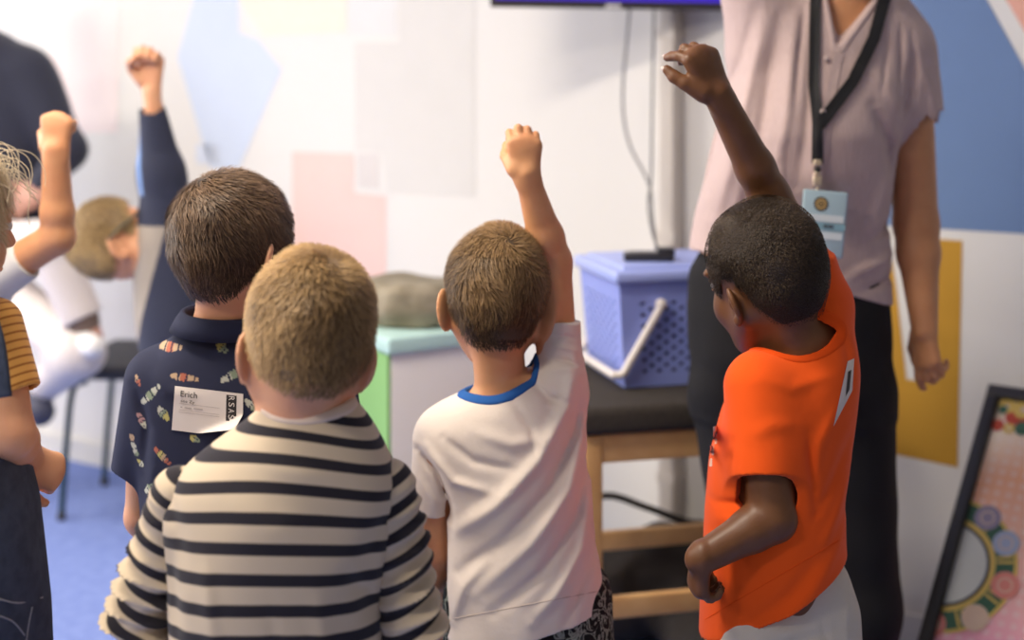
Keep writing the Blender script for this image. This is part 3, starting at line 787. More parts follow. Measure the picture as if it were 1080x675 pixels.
# ------------------------------------------------------------------ black chair behind the children
M['seat_b'] = mat('black_seat', srgb(44, 44, 52), .6, (300, .2, .001)); M['tealsteel'] = mat('dark_teal_steel', srgb(38, 66, 74), .35, metal=.4)
r = empty('chair', (-1.06, 4.22, 0), 'black seated chair with thin dark teal legs standing on the blue carpet', 'chair')
zc = .448; s0 = np.array([-1.30, 4.10, 0]); ya = math.radians(-4); k1 = np.array([math.cos(ya), math.sin(ya), 0]); k2 = np.array([-math.sin(ya), math.cos(ya), 0]); cw = .43
cc = s0+k1*cw/2+k2*cw/2
b = MB(); b.box(cc+np.array([0, 0, zc-.014]), (cw/2, cw/2, .021), [k1, k2, [0, 0, 1]], 0, .018); b.build('seat', M['seat_b'], r)
for i in (0, 1):
    for j in (0, 1):
        b = MB(); p = s0+k1*(.035+i*(cw-.07))+k2*(.04+j*(cw-.08)); out = k1*(-.045 if i == 0 else .045)
        b.tube([p+np.array([0, 0, zc-.045])+(-out*.6), p+np.array([0, 0, zc-.05]), p+out*.45+np.array([0, 0, zc-.09]), p+out*.8+np.array([0, 0, .2]), p+out*1.1+np.array([0, 0, .01])], .0095, 10)
        b.build('leg', M['tealsteel'], r)
        b = MB(); q = p+out*1.1; b.cyl(q+np.array([0, 0, .0]), q+np.array([0, 0, .022]), .013, .012, 12); b.build('foot_cap', M['black_pl'], r)
b = MB(); bb = s0+k1*(cw+.02)+k2*cw/2
b.box(bb+k1*.03+np.array([0, 0, .70]), (.015, cw/2-.02, .10), [unit(k1+np.array([0, 0, -.15])), k2, unit(np.array([0, 0, 1])+k1*.15)], 0, .012); b.build('backrest', M['seat_b'], r)
for j in (-1, 1):
    b = MB(); b.tube([s0+k1*(cw-.03)+k2*(cw/2+j*.17)+np.array([0, 0, zc-.03]), bb-k1*.0+k2*j*.17+np.array([0, 0, zc+.06]), bb+k1*.018+k2*j*.17+np.array([0, 0, .74])], .009, 10); b.build('back_support', M['tealsteel'], r)

# ------------------------------------------------------------------ framed poster leaning on the wall
M['frame_b'] = mat('black_frame', srgb(16, 14, 14), .35)
a = math.radians(-39); Lq = math.radians(41)
tr = np.array([math.cos(a), math.sin(a), 0]); mm = np.array([math.sin(a), -math.cos(a), 0]); td = mm*math.sin(Lq)-np.array([0, 0, 1])*math.cos(Lq); tn = np.cross(td, tr)
if tn[1] > 0: tn = -tn
TL = at(1043, 405, 3.10); PH = (TL[2]-.006)/math.cos(Lq); PWd = .60
def pp(u, v, o=0): return TL+tr*u+td*v+tn*o
r = empty('framed_poster', pp(PWd/2, PH), 'black framed colourful poster leaning against the wall beside the yellow mural patch', 'framed poster')
b = MB(); FA = [tr, td, tn]; fw = .027
for (u, v, hu, hv) in ((PWd/2, fw/2, PWd/2, fw/2), (PWd/2, PH-fw/2, PWd/2, fw/2), (fw/2, PH/2, fw/2, PH/2-fw), (PWd-fw/2, PH/2, fw/2, PH/2-fw)):
    b.box(pp(u, v, -.008), (hu, hv, .012), FA, 0, .003)
b.build('frame', M['frame_b'], r)
# print: halftone gradient from cream through orange to magenta
pm = mat('poster_print', (.8, .4, .3), .35); nt = pm.node_tree; bs = nt.nodes['Principled BSDF']
at_n = nt.nodes.new('ShaderNodeAttribute'); at_n.attribute_name = 'Col'
uvn = nt.nodes.new('ShaderNodeAttribute'); uvn.attribute_name = 'puv'
vr = nt.nodes.new('ShaderNodeTexVoronoi'); vr.inputs['Scale'].default_value = 52; vr.inputs['Randomness'].default_value = 0
mr = nt.nodes.new('ShaderNodeMapRange'); mr.inputs['From Min'].default_value = .26; mr.inputs['From Max'].default_value = .34; mr.inputs['To Min'].default_value = .35; mr.inputs['To Max'].default_value = 0
mx = nt.nodes.new('ShaderNodeMix'); mx.data_type = 'RGBA'; mx.inputs['B'].default_value = (.95, .80, .72, 1)
nt.links.new(uvn.outputs['Vector'], vr.inputs['Vector']); nt.links.new(vr.outputs['Distance'], mr.inputs['Value']); nt.links.new(mr.outputs[0], mx.inputs['Factor'])
nt.links.new(at_n.outputs['Color'], mx.inputs['A']); nt.links.new(mx.outputs['Result'], bs.inputs['Base Color'])
nu, nv = 60, 80; V = []; C3 = []; U3 = []
stops = np.array([0, .16, .30, .46, .62, .80, 1.0]); cols = np.array([srgb(150, 120, 96), srgb(250, 232, 206), srgb(244, 176, 132), srgb(250, 196, 168), srgb(250, 190, 184), srgb(246, 160, 194), srgb(230, 130, 184)])
for j in range(nv+1):
    for i in range(nu+1):
        u = fw*.8+(PWd-fw*1.6)*i/nu; v = fw*.8+(PH-fw*1.6)*j/nv
        V.append(pp(u, v, -.012)); t = v/PH+.10*math.sin(u*9)-.10*u/PWd
        c = np.array([np.interp(t, stops, cols[:, q]) for q in range(3)]); C3.append(c)
        U3.append((u*.8, v*.8, 0))
Q = np.array([(j*(nu+1)+i, (j+1)*(nu+1)+i, (j+1)*(nu+1)+i+1, j*(nu+1)+i+1) for j in range(nv) for i in range(nu)])
link_mesh('print', np.array(V), Q, pm, r, attrs={'Col': C3, 'puv': U3}, smooth=False)
M['p_green'] = mat('print_green', srgb(58, 100, 74), .4); M['p_gold'] = mat('print_gold', srgb(222, 190, 96), .4); M['p_pale'] = mat('print_pale', srgb(212, 214, 204), .4)
M['p_lilac'] = mat('print_lilac', srgb(150, 140, 160), .4); M['p_blue'] = mat('print_blue', srgb(170, 182, 206), .4); M['p_rose'] = mat('print_rose', srgb(226, 140, 126), .4); M['p_cream'] = mat('print_cream', srgb(228, 198, 170), .4); M['p_dark'] = mat('print_dark', srgb(56, 60, 66), .4); M['p_red'] = mat('print_red', srgb(196, 70, 40), .4)
def topp(px, py, o):      # pixel on the poster plane
    d = at(px, py, 1.)-np.array([0, 0, CAMZ]); og = np.array([0, 0, CAMZ]); t = np.dot(TL+tn*o-og, tn)/np.dot(d, tn); return og+d*t
def uv(p): return np.dot(p-TL, tr), np.dot(p-TL, td)
def disc(b, c, r0, r1, m, a0=0, a1=360, o=0, n=48):
    k = max(4, int(n*(a1-a0)/360)); th_ = np.radians(np.linspace(a0, a1, k+1))
    P = [pp(max(c[0]+math.cos(t)*r, fw*.85), c[1]+math.sin(t)*r, o) for r in (r1, r0) for t in th_]
    b.add(P, [(i, i+1, k+1+i+1, k+1+i) for i in range(k)], m)
c0 = uv(topp(997, 594, -.011)); rad = .090
b = MB(); mats_ = [M['p_pale'], M['p_dark'], M['p_green'], M['p_gold'], M['p_lilac'], M['p_blue'], M['p_rose'], M['p_cream'], M['p_red']]
disc(b, c0, 0, rad*.93, 0, o=-.0100); disc(b, c0, rad*.93, rad, 1, o=-.0098)
disc(b, c0, rad, rad*1.12, 3, -100, 110, -.0104); disc(b, c0, rad*1.12, rad*1.52, 2, -100, 110, -.0104); disc(b, c0, rad*1.52, rad*1.60, 3, -100, 110, -.0104)
for aa, m, rs_ in ((-62, 4, .30), (-32, 5, .30), (8, 6, .31), (48, 7, .30), (86, 6, .29)):
    cc2 = (c0[0]+math.cos(math.radians(aa))*rad*1.42, c0[1]+math.sin(math.radians(aa))*rad*1.42)
    disc(b, cc2, 0, rad*rs_, m, o=-.0090); disc(b, cc2, rad*rs_*.45, rad*rs_*.55, 7, o=-.0086)
for aa in (-60, -55, -20, -15, 18, 24, 56, 62):
    disc(b, c0, rad*1.14, rad*1.5, 3, aa, aa+2.5, o=-.0095)
b.build('wheel_motif', mats_, r, )
b = MB()
for x, y, w, m in ((1062, 428, .018, 3), (1058, 432, .010, 2), (1070, 440, .020, 8), (1080, 432, .022, 3), (1090, 445, .03, 8), (1052, 448, .014, 8), (1064, 452, .012, 3), (1078, 452, .016, 2), (1100, 430, .03, 2)):
    disc(b, uv(topp(x, y, -.01)), w*.35 if m == 3 else 0, w, m, o=-.0095-.0002*m)
b.build('toy_motif', mats_, r)
# ------------------------------------------------------------------ people: shared materials
def skin(name, c, c2, rough=.5, sss=.07):
    return mat(name, c, rough, (260, .12, .0006), spec=.4, sss=sss, vary=(26, .55, c2), bump2=(900, .12, .0003))
M['skin_a'] = skin('light_skin', srgb(226, 168, 128), srgb(218, 150, 112))
M['skin_b'] = skin('tan_skin', srgb(218, 158, 112), srgb(208, 140, 98))
M['skin_c'] = skin('dark_skin', srgb(116, 76, 46), srgb(96, 60, 36), .42, 0)
M['skin_t'] = skin('adult_skin', srgb(198, 142, 100), srgb(186, 128, 88))
M['eye_w'] = mat('eye_white', (.8, .78, .75), .15); M['iris'] = mat('brown_iris', (.06, .03, .015), .15); M['pupil'] = mat('pupil', (.005, .005, .005), .1)
EYE = [M['eye_w'], M['iris'], M['pupil']]
M['shoe'] = mat('dark_shoe', srgb(50, 52, 60), .6); M['shoe_w'] = mat('white_shoe', srgb(225, 222, 220), .6)
CLW = (1100, .35, .0005)
M['white_tee'] = mat('white_jersey', srgb(226, 213, 202), .92, CLW, spec=.15, sheen=.1, bump2=(60, .25, .003))
M['blue_rib'] = mat('blue_ribbing', srgb(44, 92, 160), .9, (900, .4, .0006), spec=.15)
M['cream_rib'] = mat('cream_ribbing', srgb(226, 206, 190), .9, (900, .4, .0006), spec=.15)
M['stripe'] = stripe_mat('striped_jersey', srgb(206, 188, 162), srgb(40, 37, 44), 'u', 1.0, .44)
M['stripe_y'] = stripe_mat('yellow_striped_jersey', srgb(226, 166, 84), srgb(168, 104, 46), 'u', 1.0, .30)
M['orange'] = mat('orange_jersey', srgb(246, 92, 26), .88, CLW, spec=.12, sheen=.1, bump2=(50, .2, .003))
M['orange_rib'] = mat('orange_ribbing', srgb(238, 84, 24), .9, (900, .4, .0006), spec=.12)
M['pants_w'] = mat('offwhite_cotton', srgb(206, 198, 184), .9, (500, .4, .0008), spec=.15, bump2=(40, .3, .004))
M['denim'] = mat('dark_denim', srgb(74, 82, 98), .85, (900, .5, .0006), spec=.2, vary=(60, .6, srgb(52, 58, 72)))
M['black_j'] = mat('black_jeans', srgb(30, 29, 31), .8, (700, .5, .0008), spec=.2)
M['dark_tr'] = mat('charcoal_trousers', srgb(58, 56, 60), .85, (500, .4, .0008))
M['beige_tr'] = mat('pale_beige_trousers', srgb(214, 204, 200), .85, (500, .3, .0008))
M['navy_sw'] = mat('navy_sweater', srgb(44, 46, 62), .9, (500, .5, .001), sheen=.15)
M['grey_tee'] = mat('pale_grey_jersey', srgb(214, 210, 206), .9, CLW)
def camo():
    m = mat('leaf_print_cotton', srgb(30, 32, 32), .85, (500, .3, .0008), spec=.15); nt = m.node_tree; b = nt.nodes['Principled BSDF']
    tc = nt.nodes.new('ShaderNodeTexCoord'); v = nt.nodes.new('ShaderNodeTexNoise'); v.inputs['Scale'].default_value = 42; v.inputs['Detail'].default_value = 2; v.inputs['Distortion'].default_value = 2.2
    cr = nt.nodes.new('ShaderNodeValToRGB'); e = cr.color_ramp.elements; e[0].position = .52; e[0].color = (*srgb(28, 30, 30), 1); e[1].position = .56; e[1].color = (*srgb(128, 136, 124), 1)
    x = e.new(.62); x.color = (*srgb(150, 156, 146), 1); y = e.new(.66); y.color = (*srgb(60, 66, 62), 1)
    nt.links.new(tc.outputs['Object'], v.inputs['Vector']); nt.links.new(v.outputs['Fac'], cr.inputs['Fac']); nt.links.new(cr.outputs['Color'], b.inputs['Base Color']); return m
M['camo'] = camo()
def hm(n, d, l, r=.45): M['h_'+n] = hair_mat(n+'_hair', d, l, r); return M['h_'+n]
hm('brown', (.042, .023, .011), (.36, .22, .10)); hm('dark_blond', (.085, .046, .020), (.58, .37, .165)); hm('umber', (.038, .023, .015), (.25, .155, .09))
hm('black', (.016, .010, .006), (.085, .055, .032), .5); hm('blond', (.20, .12, .05), (.62, .43, .20)); hm('pale_blond', (.42, .28, .13), (.90, .74, .48))
def P3(px, py, Y): return at(px, py, Y)
def bvh_of(V, Q): return BVHTree.FromPolygons([tuple(v) for v in V], [tuple(int(i) for i in q) for q in Q])
# ------------------------------------------------------------------ boy in the white T-shirt, arm straight up
def white_boy():
    Y = 2.1; s = .985
    root = empty('boy', (at(552, 400, Y)[0], Y, 0), 'short-haired boy in a white T-shirt with a blue neckband, his arm stretched straight up', 'person')
    c = at(524, 314, Y); R = rotm(yaw=2, pitch=-6, roll=3)
    rows = [(386, 566, 606, .035), (393, 540, 611, .045), (402, 512, 614, .055), (418, 478, 615, .066), (432, 452, 616, .074), (448, 440, 617, .082), (470, 440, 619, .088), (500, 454, 621, .094),
            (535, 470, 625, .098), (580, 471, 631, .10), (628, 470, 639, .102), (660, 468, 643, .104), (690, 466, 646, .104)]
    B = Field(.0027)
    add_head(B, c, R, s, ears=1.08, earx=.0765)
    B.cone(c+R@np.array([0, -.018, -.05]), P3(530, 425, Y), .036, .039, .02)
    B.add(f_loft(px_rows(rows, Y, shrink=.014)), .02)
    sh, el, wr = P3(588, 392, Y), P3(583, 276, Y+.02), P3(555, 183, Y-.02)
    add_arm(B, sh, el, wr, (.031, .0275, .0265, .0172), .012)
    add_hand(B, wr, (-.07, .06, 1), (.12, -1, .05), -1, L=.047, W=.050, fl=.046, fr=.0064, curl=[(38, 95, 55), (18, 92, 60), (20, 95, 60), (24, 98, 60)], thumb=[(.75, .35, -.7), (.7, -.25, -.6), (.3, -.8, -.3)], k=.002, spread=2)
    sh2, el2, wr2 = P3(458, 470, Y), P3(456, 578, Y+.02), P3(450, 668, Y+.10)
    add_arm(B, sh2, el2, wr2, (.030, .0265, .025, .017), .012)
    add_hand(B, wr2, (0, .35, -1), (-1, 0, 0), 1, L=.047, W=.046, fl=.046, curl=(25, 35, 20))
    legs_and_shoes(root, B, .53, at(556, 600, Y)[0], Y, 5, M['camo'], M['shoe'], name='shorts', shorts=True, thigh=.070, gap=.052, rows=[(615, 486, 632, .092), (660, 477, 642, .094), (700, 474, 648, .098), (730, 478, 646, .09)], Y=Y, h=.004)
    build(B, 'body', M['skin_b'], root); eyes(root, c, R, s, EYE)
    S = Field(.0024)
    S.add(f_loft(px_rows(rows, Y)), .02)
    S.add(f_cone(P3(586, 412, Y), P3(591, 339, Y+.002), .041, .0285, None, True), .025)
    S.add(f_cone(P3(462, 468, Y), P3(452, 541, Y-.004), .036, .0275, None, True), .008)
    S.sub(f_cone(P3(456, 515, Y), P3(454, 560, Y+.004), .022, .0245), .002)
    hp = P3(468, 664, Y); hq = P3(641, 631, Y); hx = unit(hq-hp); S.cut(hp, np.array([hx[2], 0, -hx[0]]))
    nk = P3(526, 398, Y-.004); Rn = rotm(roll=-22, pitch=10)
    S.sub(f_ell(nk, (.054, .054, .034), Rn), .004)
    n1 = noise3(5, 38, 2); n2 = noise3(6, 90, 1)
    fo = folds(Y, [([(606, 372), (596, 420), (566, 470), (520, 515), (478, 548)], .0060, .011), ([(612, 400), (604, 452), (580, 498), (535, 545), (486, 590)], -.0050, .010),
                   ([(614, 440), (600, 500), (560, 550), (500, 605)], .0042, .010), ([(618, 480), (606, 530), (570, 580), (520, 622)], -.0045, .009), ([(622, 510), (612, 560), (586, 600), (560, 628)], .0045, .009),
                   ([(628, 570), (606, 610), (590, 640)], -.003, .008), ([(520, 560), (490, 600), (478, 640)], .003, .008), ([(442, 470), (462, 490), (474, 520), (476, 550)], -.0055, .007), ([(452, 462), (480, 492), (520, 500)], .0035, .007),
                   ([(470, 450), (500, 470), (545, 478)], -.0028, .007), ([(540, 412), (560, 440), (566, 470)], -.0022, .006), ([(582, 372), (598, 376), (612, 384)], -.0025, .004), ([(580, 360), (596, 362), (610, 368)], .0022, .0035), ([(584, 350), (598, 351), (608, 355)], -.002, .003),
                   ([(446, 500), (458, 520), (462, 536)], .0025, .005), ([(500, 440), (540, 452), (580, 448)], .0025, .009), ([(560, 395), (578, 412), (602, 418)], -.003, .006)], Y+.02)
    S.disp(lambda x, y, z: 1.8*fo(x, y, z)+.0018*n1(x, y, z)+.0003*n2(x, y, z))
    sh_o, V, Q = build(S, 'tshirt', M['white_tee'], root)
    S.band([f_ell(nk, (.067, .067, .0475), Rn)], 'collar', M['blue_rib'], sh_o)
    # hem stitching
    t = MB(); pts = []
    bv = bvh_of(V, Q)
    for u in np.linspace(.03, .97, 24):
        p = drop(hp*(1-u)+hq*u+np.array([0, 0, .013]), bv, -.0002); pts.append(p)
    t.tube(pts, .0008, 6); t.build('hem_stitch', mat('stitch', srgb(196, 180, 168), .9), sh_o)
    make_hair(root, c, R, s, M['h_brown'], mat('hair_cap_brown', (.075, .045, .024), .8), t=.010, n=19000, ln=.026, wd=.0011, lift=.006, whorl=(.008, -.066, .078), swirl=.9, seed=11, gravity=.25, clump=.5, top_highlight=.26)
white_boy()
# ------------------------------------------------------------------ boy in the striped long-sleeved top, nearest
def striped_boy():
    Y = 1.6; s = .985
    root = empty('boy', (at(300, 500, Y)[0], Y, 0), 'crop-haired boy in a cream and black striped long-sleeved top, seen from behind', 'person')
    c = at(324, 360, Y); R = rotm(yaw=13, pitch=-3, roll=7)
    rows = [(412, 292, 360, .042), (422, 278, 374, .050), (438, 262, 387, .058), (452, 242, 396, .066), (468, 220, 405, .073), (486, 199, 414, .080), (506, 181, 423, .086), (530, 173, 426, .091), (560, 174, 420, .095), (590, 176, 411, .098), (630, 178, 406, .10), (680, 180, 404, .10), (760, 178, 408, .102), (800, 178, 410, .102)]
    B = Field(.0027); add_head(B, c, R, s, ears=.95, earx=.068)
    B.cone(c+R@np.array([0, -.018, -.05]), P3(322, 446, Y), .040, .041, .02)
    B.add(f_loft(px_rows(rows, Y, shrink=.014)), .02)
    add_arm(B, P3(206, 530, Y), P3(150, 668, Y+.01), P3(236, 716, Y+.16), (.026, .025, .026, .018))
    add_hand(B, P3(236, 716, Y+.16), (1, .3, -.2), (-.3, .9, .3), 1, L=.05, W=.048, fl=.048, curl=(30, 40, 20))
    add_arm(B, P3(394, 526, Y), P3(434, 672, Y+.01), P3(352, 722, Y+.15), (.026, .025, .026, .018))
    add_hand(B, P3(352, 722, Y+.15), (-1, .3, -.2), (.3, .9, .3), -1, L=.05, W=.048, fl=.048, curl=(30, 40, 20))
    legs_and_shoes(root, B, .55, at(292, 600, Y)[0], Y, 0, M['dark_tr'], M['shoe'], thigh=.068, gap=.056)
    build(B, 'body', M['skin_a'], root); eyes(root, c, R, s, EYE)
    cx0 = at(300, 500, Y)[0]; hw0 = .13
    Yf = Y-.09
    zc = np.array([at(0, q, Yf)[2] for q in (423, 444, 464, 488, 516, 546, 577, 609, 641, 673, 705, 737, 769, 801)])[::-1]; uc = np.arange(14)[::-1]
    def ustripe(V):
        q = (V[:, 0]-cx0)/hw0; a = np.interp(V[:, 2], [.8, .95, 1.03], [.016, .034, .050])
        zz = V[:, 2]+a*q*q+.004*q; return np.interp(zz, zc, uc)+.22
    S = Field(.0026); S.add(f_loft(px_rows(rows, Y)), .02)
    nk = P3(321, 406, Y-.004); Rn = rotm(roll=6, pitch=12); S.sub(f_ell(nk, (.057, .057, .025), Rn), .004)
    nz = noise3(21, 30, 2)
    fo = folds(Y, [([(232, 560), (240, 620), (252, 680)], .003, .010), ([(345, 590), (352, 640), (362, 690)], .003, .010), ([(372, 580), (390, 610), (398, 650)], -.0045, .009), ([(190, 560), (196, 600), (200, 660)], -.004, .009),
                   ([(180, 500), (200, 540), (210, 590)], -.003, .010), ([(415, 520), (396, 560), (388, 600)], -.0035, .010), ([(290, 470), (330, 478), (380, 480)], .002, .010), ([(250, 500), (300, 530), (350, 520)], .0022, .016), ([(300, 600), (306, 650), (316, 700)], -.002, .009)], Y)
    S.disp(lambda x, y, z: fo(x, y, z)+.0014*nz(x, y, z))
    top, V, Q = build(S, 'top', M['stripe'], root, attrs={'u': ustripe})
    S.band([f_ell(nk, (.069, .069, .0365), Rn)], 'collar', M['cream_rib'], top)
    for sg, a, b, rr in ((-1, (188, 522), (147, 664), (.033, .0365)), (1, (407, 516), (436, 664), (.034, .0365))):
        pa, pb = P3(*a, Y), P3(*b, Y+.008); axd = unit(pb-pa); L = np.linalg.norm(pb-pa)
        W = Field(.0026); W.add(f_cone(pa, pb+axd*.006, rr[0], rr[1], None, True), .01)
        n1 = noise3(31+sg, 26, 1); n2 = noise3(35+sg, 60, 1); sdv = np.array([1, 0, 0.])
        def bunch(x, y, z, pa=pa, axd=axd, n1=n1, n2=n2, L=L, sg=sg):
            t = (x-pa[0])*axd[0]+(y-pa[1])*axd[1]+(z-pa[2])*axd[2]; lat = (x-pa[0])
            ph = t/.0235*2*math.pi+sg*lat*22+1.6*n1(x, y, z)
            a = np.interp(t, [-.02, .02, L*.5, L, L+.02], [.0, .0032, .0080, .0095, .006])
            a = a*(.75+.5*np.sin(40*lat+2*n1(x, y, z)))
            return a*(1-np.abs(np.sin(ph/2)))*1.7-a*.5+.0012*n2(x, y, z)
        W.disp(bunch)
        def us(V, pa=pa, axd=axd, n1=n1, sg=sg):
            t = (V-pa)@axd; return t/.0285+.10*n1(*V.T)+sg*(V[:, 0]-pa[0])*9+(.3 if sg < 0 else .62)
        build(W, 'sleeve', M['stripe'], root, attrs={'u': us})
    shv = hair_line_short = ([-.2, -.045, -.030, -.012, .016, .028, .044, .058, .066, .2], [-.050, -.047, -.030, .010, .012, -.010, -.008, .045, .056, .060])
    make_hair(root, c, R, s, M['h_dark_blond'], mat('hair_cap_blond', (.20, .125, .06), .8), t=.0075, n=21000, ln=.013, wd=.0009, lift=.0055, whorl=(.012, -.052, .092), swirl=.7, seed=21, gravity=.3, clump=.35, line=shv, top_highlight=.10,
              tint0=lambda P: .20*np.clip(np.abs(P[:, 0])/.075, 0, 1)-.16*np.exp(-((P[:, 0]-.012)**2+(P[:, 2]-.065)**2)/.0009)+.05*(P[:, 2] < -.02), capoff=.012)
striped_boy()
# ------------------------------------------------------------------ boy in the navy rocket-print shirt
def navy_boy():
    Y = 2.0; s = .985
    root = empty('boy', (at(252, 450, Y)[0], Y, 0), 'brown-haired boy in a navy collared shirt printed with small rockets, name sticker on his back', 'person')
    c = at(248, 262, Y); R = rotm(yaw=-32, pitch=-5, roll=-3)
    rows = [(338, 205, 262, .045), (350, 188, 280, .055), (362, 172, 300, .064), (376, 156, 325, .074), (392, 146, 345, .082), (412, 142, 358, .088), (440, 142, 366, .092), (480, 143, 366, .096), (540, 150, 360, .098), (620, 150, 358, .10), (690, 148, 360, .10)]
    B = Field(.003); add_head(B, c, R, s)
    B.cone(c+R@np.array([0, -.018, -.05]), P3(237, 352, Y), .039, .043, .02)
    B.add(f_loft(px_rows(rows, Y, shrink=.016)), .02)
    add_arm(B, P3(160, 405, Y), P3(152, 545, Y+.01), P3(190, 610, Y+.12), (.031, .0265, .026, .018))
    add_hand(B, P3(190, 610, Y+.12), (.6, .7, -.3), (-.8, .5, 0), 1, L=.05, W=.048, fl=.048, curl=(30, 40, 20))
    add_arm(B, P3(348, 405, Y), P3(356, 545, Y+.01), P3(330, 610, Y+.12), (.031, .0265, .026, .018))
    add_hand(B, P3(330, 610, Y+.12), (-.6, .7, -.3), (.8, .5, 0), -1, L=.05, W=.048, fl=.048, curl=(30, 40, 20))
    legs_and_shoes(root, B, .54, at(254, 600, Y)[0], Y, -5, M['dark_tr'], M['shoe_w'], thigh=.068, gap=.056)
    build(B, 'body', M['skin_a'], root); eyes(root, c, R, s, EYE)
    S = Field(.0022); S.add(f_loft(px_rows(rows, Y)), .02)
    S.add(f_cone(P3(163, 400, Y), P3(143, 497, Y+.01), .040, .0345, None, True), .022); S.sub(f_cone(P3(145, 480, Y+.01), P3(141, 520, Y+.01), .028, .031), .002)
    S.add(f_cone(P3(345, 400, Y), P3(362, 494, Y+.01), .040, .0335, None, True), .022); S.sub(f_cone(P3(358, 475, Y+.01), P3(364, 515, Y+.01), .027, .030), .002)
    S.sub(f_ell(P3(236, 338, Y), (.050, .050, .026), rotm(roll=2)), .006)
    nz = noise3(41, 30, 2)
    fo = folds(Y, [([(150, 400), (166, 440), (162, 490)], -.004, .008), ([(168, 380), (190, 400), (230, 404)], .002, .01), ([(176, 470), (170, 520), (176, 560)], .003, .009)], Y)
    S.disp(lambda x, y, z: fo(x, y, z)+.001*nz(x, y, z))
    navy = np.array(srgb(46, 49, 70)); tan = srgb(186, 158, 128); wh = srgb(190, 190, 174); gr = srgb(138, 150, 126); rd = srgb(176, 104, 84); pk = srgb(178, 140, 140); ye = srgb(190, 180, 110)
    mo = [((160, 372), (186, 370), 4.5, (tan, rd, tan)), ((181, 397), (208, 399), 4, (tan, rd, tan)), ((146, 428), (166, 409), 4.5, (wh, gr, wh)), ((236, 400), (262, 386), 4.5, (wh, gr, wh)), ((138, 402), (142, 409), 3.5, (tan, rd)),
          ((168, 432), (177, 440), 5.5, (wh, gr, ye)), ((141, 442), (149, 454), 3.5, (pk, pk, wh)), ((164, 474), (180, 486), 4.2, (rd, ye, tan, rd)), ((132, 467), (133, 468), 3, (tan,)), ((134, 475), (135, 476), 3, (wh,)), ((136, 482), (139, 484), 3.8, (wh, gr)), ((141, 491), (146, 495), 3.4, (ye, wh)),
          ((229, 366), (236, 371), 5, (ye, gr)), ((205, 458), (212, 461), 4, (ye, gr)), ((152, 520), (160, 512), 4, (wh, gr)), ((196, 352), (204, 350), 2.5, (tan,)), ((182, 520), (204, 516), 4.5, (tan, rd, tan)), ((262, 420), (276, 432), 4, (wh, gr)), ((300, 380), (324, 392), 4, (tan, rd)), ((340, 420), (352, 438), 4, (wh, gr)), ((356, 450), (364, 462), 3.5, (tan, rd)), ((214, 500), (226, 484), 4, (wh, gr)), ((210, 540), (230, 552), 4, (rd, ye, tan)), ((158, 560), (170, 575), 4, (wh, gr))]
    def colf(V):
        k = FPX/1.93; X = CX+V[:, 0]*k; Z = HY+(CAMZ-V[:, 2])*k; C = np.tile(navy, (len(V), 1)); fr = V[:, 1] < Y+.05
        for a, b, w, cs in mo:
            a = np.array(a, float); b = np.array(b, float); d = b-a; L2 = d@d; t = ((X-a[0])*d[0]+(Z-a[1])*d[1])/L2; tc = np.clip(t, 0, 1)
            e = np.hypot(X-a[0]-tc*d[0], Z-a[1]-tc*d[1]); tp = w*(1-.45*np.abs(tc*2-1)) if len(cs) > 1 else w
            m = (e < tp) & fr; cc = np.array([cs[min(int(q*len(cs)), len(cs)-1)] for q in tc[m]]).reshape(-1, 3)
            gap = (np.sin(tc[m]*math.pi*len(cs)*2) < -.75)[:, None]
            C[m] = np.where(gap, navy, cc)
        return C
    mt = mat('rocket_print_cotton', tuple(navy), .85, CLW, spec=.2, col_attr='Col')
    sh, V, Q = build(S, 'shirt', mt, root, attrs={'Col': colf})
    # turned-down collar
    cm = mat('navy_cotton', srgb(44, 47, 68), .85, CLW, spec=.2)
    b = MB(); n = 60; cc = P3(235, 344, Y); Rr = rotm(roll=3, pitch=3); prof = [(.0505, .004), (.0515, .016), (.054, .0215), (.0585, .021), (.066, .010), (.0735, -.006), (.0715, -.0065), (.063, .008), (.0555, .015), (.0525, .002)]
    V2 = []; F2 = []; q = len(prof); a0 = math.radians(120)
    for i in range(n+1):
        a = a0+math.radians(8)+(2*math.pi-math.radians(16))*i/n
        a = math.pi/2+math.radians(10)+(2*math.pi-math.radians(20))*i/n
        for (r_, z_) in prof: V2.append(cc+Rr@np.array([math.cos(a)*r_, math.sin(a)*r_*.98, z_]))
    for i in range(n):
        for j in range(q): F2.append((i*q+j, (i+1)*q+j, (i+1)*q+(j+1) % q, i*q+(j+1) % q))
    b.add(V2, F2, 0, True); b.build('collar', cm, sh)
    # name sticker, lower corner peeling off
    bv = bvh_of(V, Q); quad = [(184.5, 407), (256.5, 415.5), (256, 463), (181, 453.5)]
    V3_, F3 = drape_mesh('s', None, bv, Y-.1, None, None, 20, 14, .0016, quad)
    V3_ = [np.array(v) for v in V3_]
    nx, ny = 20, 14
    for j in range(ny+1):
        for i in range(nx+1):
            u, v = i/nx, j/ny; e = (u-.42)+(v-.60)*1.15-.42
            if e > 0: V3_[j*(nx+1)+i] = V3_[j*(nx+1)+i]+np.array([-e*.012, -min(e, .5)*.030, e*.028])
    st = MB(); st.add(V3_, F3, 0, True)
    def onst(u, v, o=.0007):
        a, b_, c_, d_ = [at(x, y, Y-.1) for x, y in quad]; p = (a*(1-u)+b_*u)*(1-v)+(d_*(1-u)+c_*u)*v; return drop(p, bv, .0016+o)
    def bar(u0, v0, u1, v1, m):
        k = 8; P = [onst(u0+(u1-u0)*i/k, v, .0006) for v in (v0, v1) for i in range(k+1)]
        st.add(P, [(k+1+i, k+1+i+1, i+1, i) for i in range(k)], m)
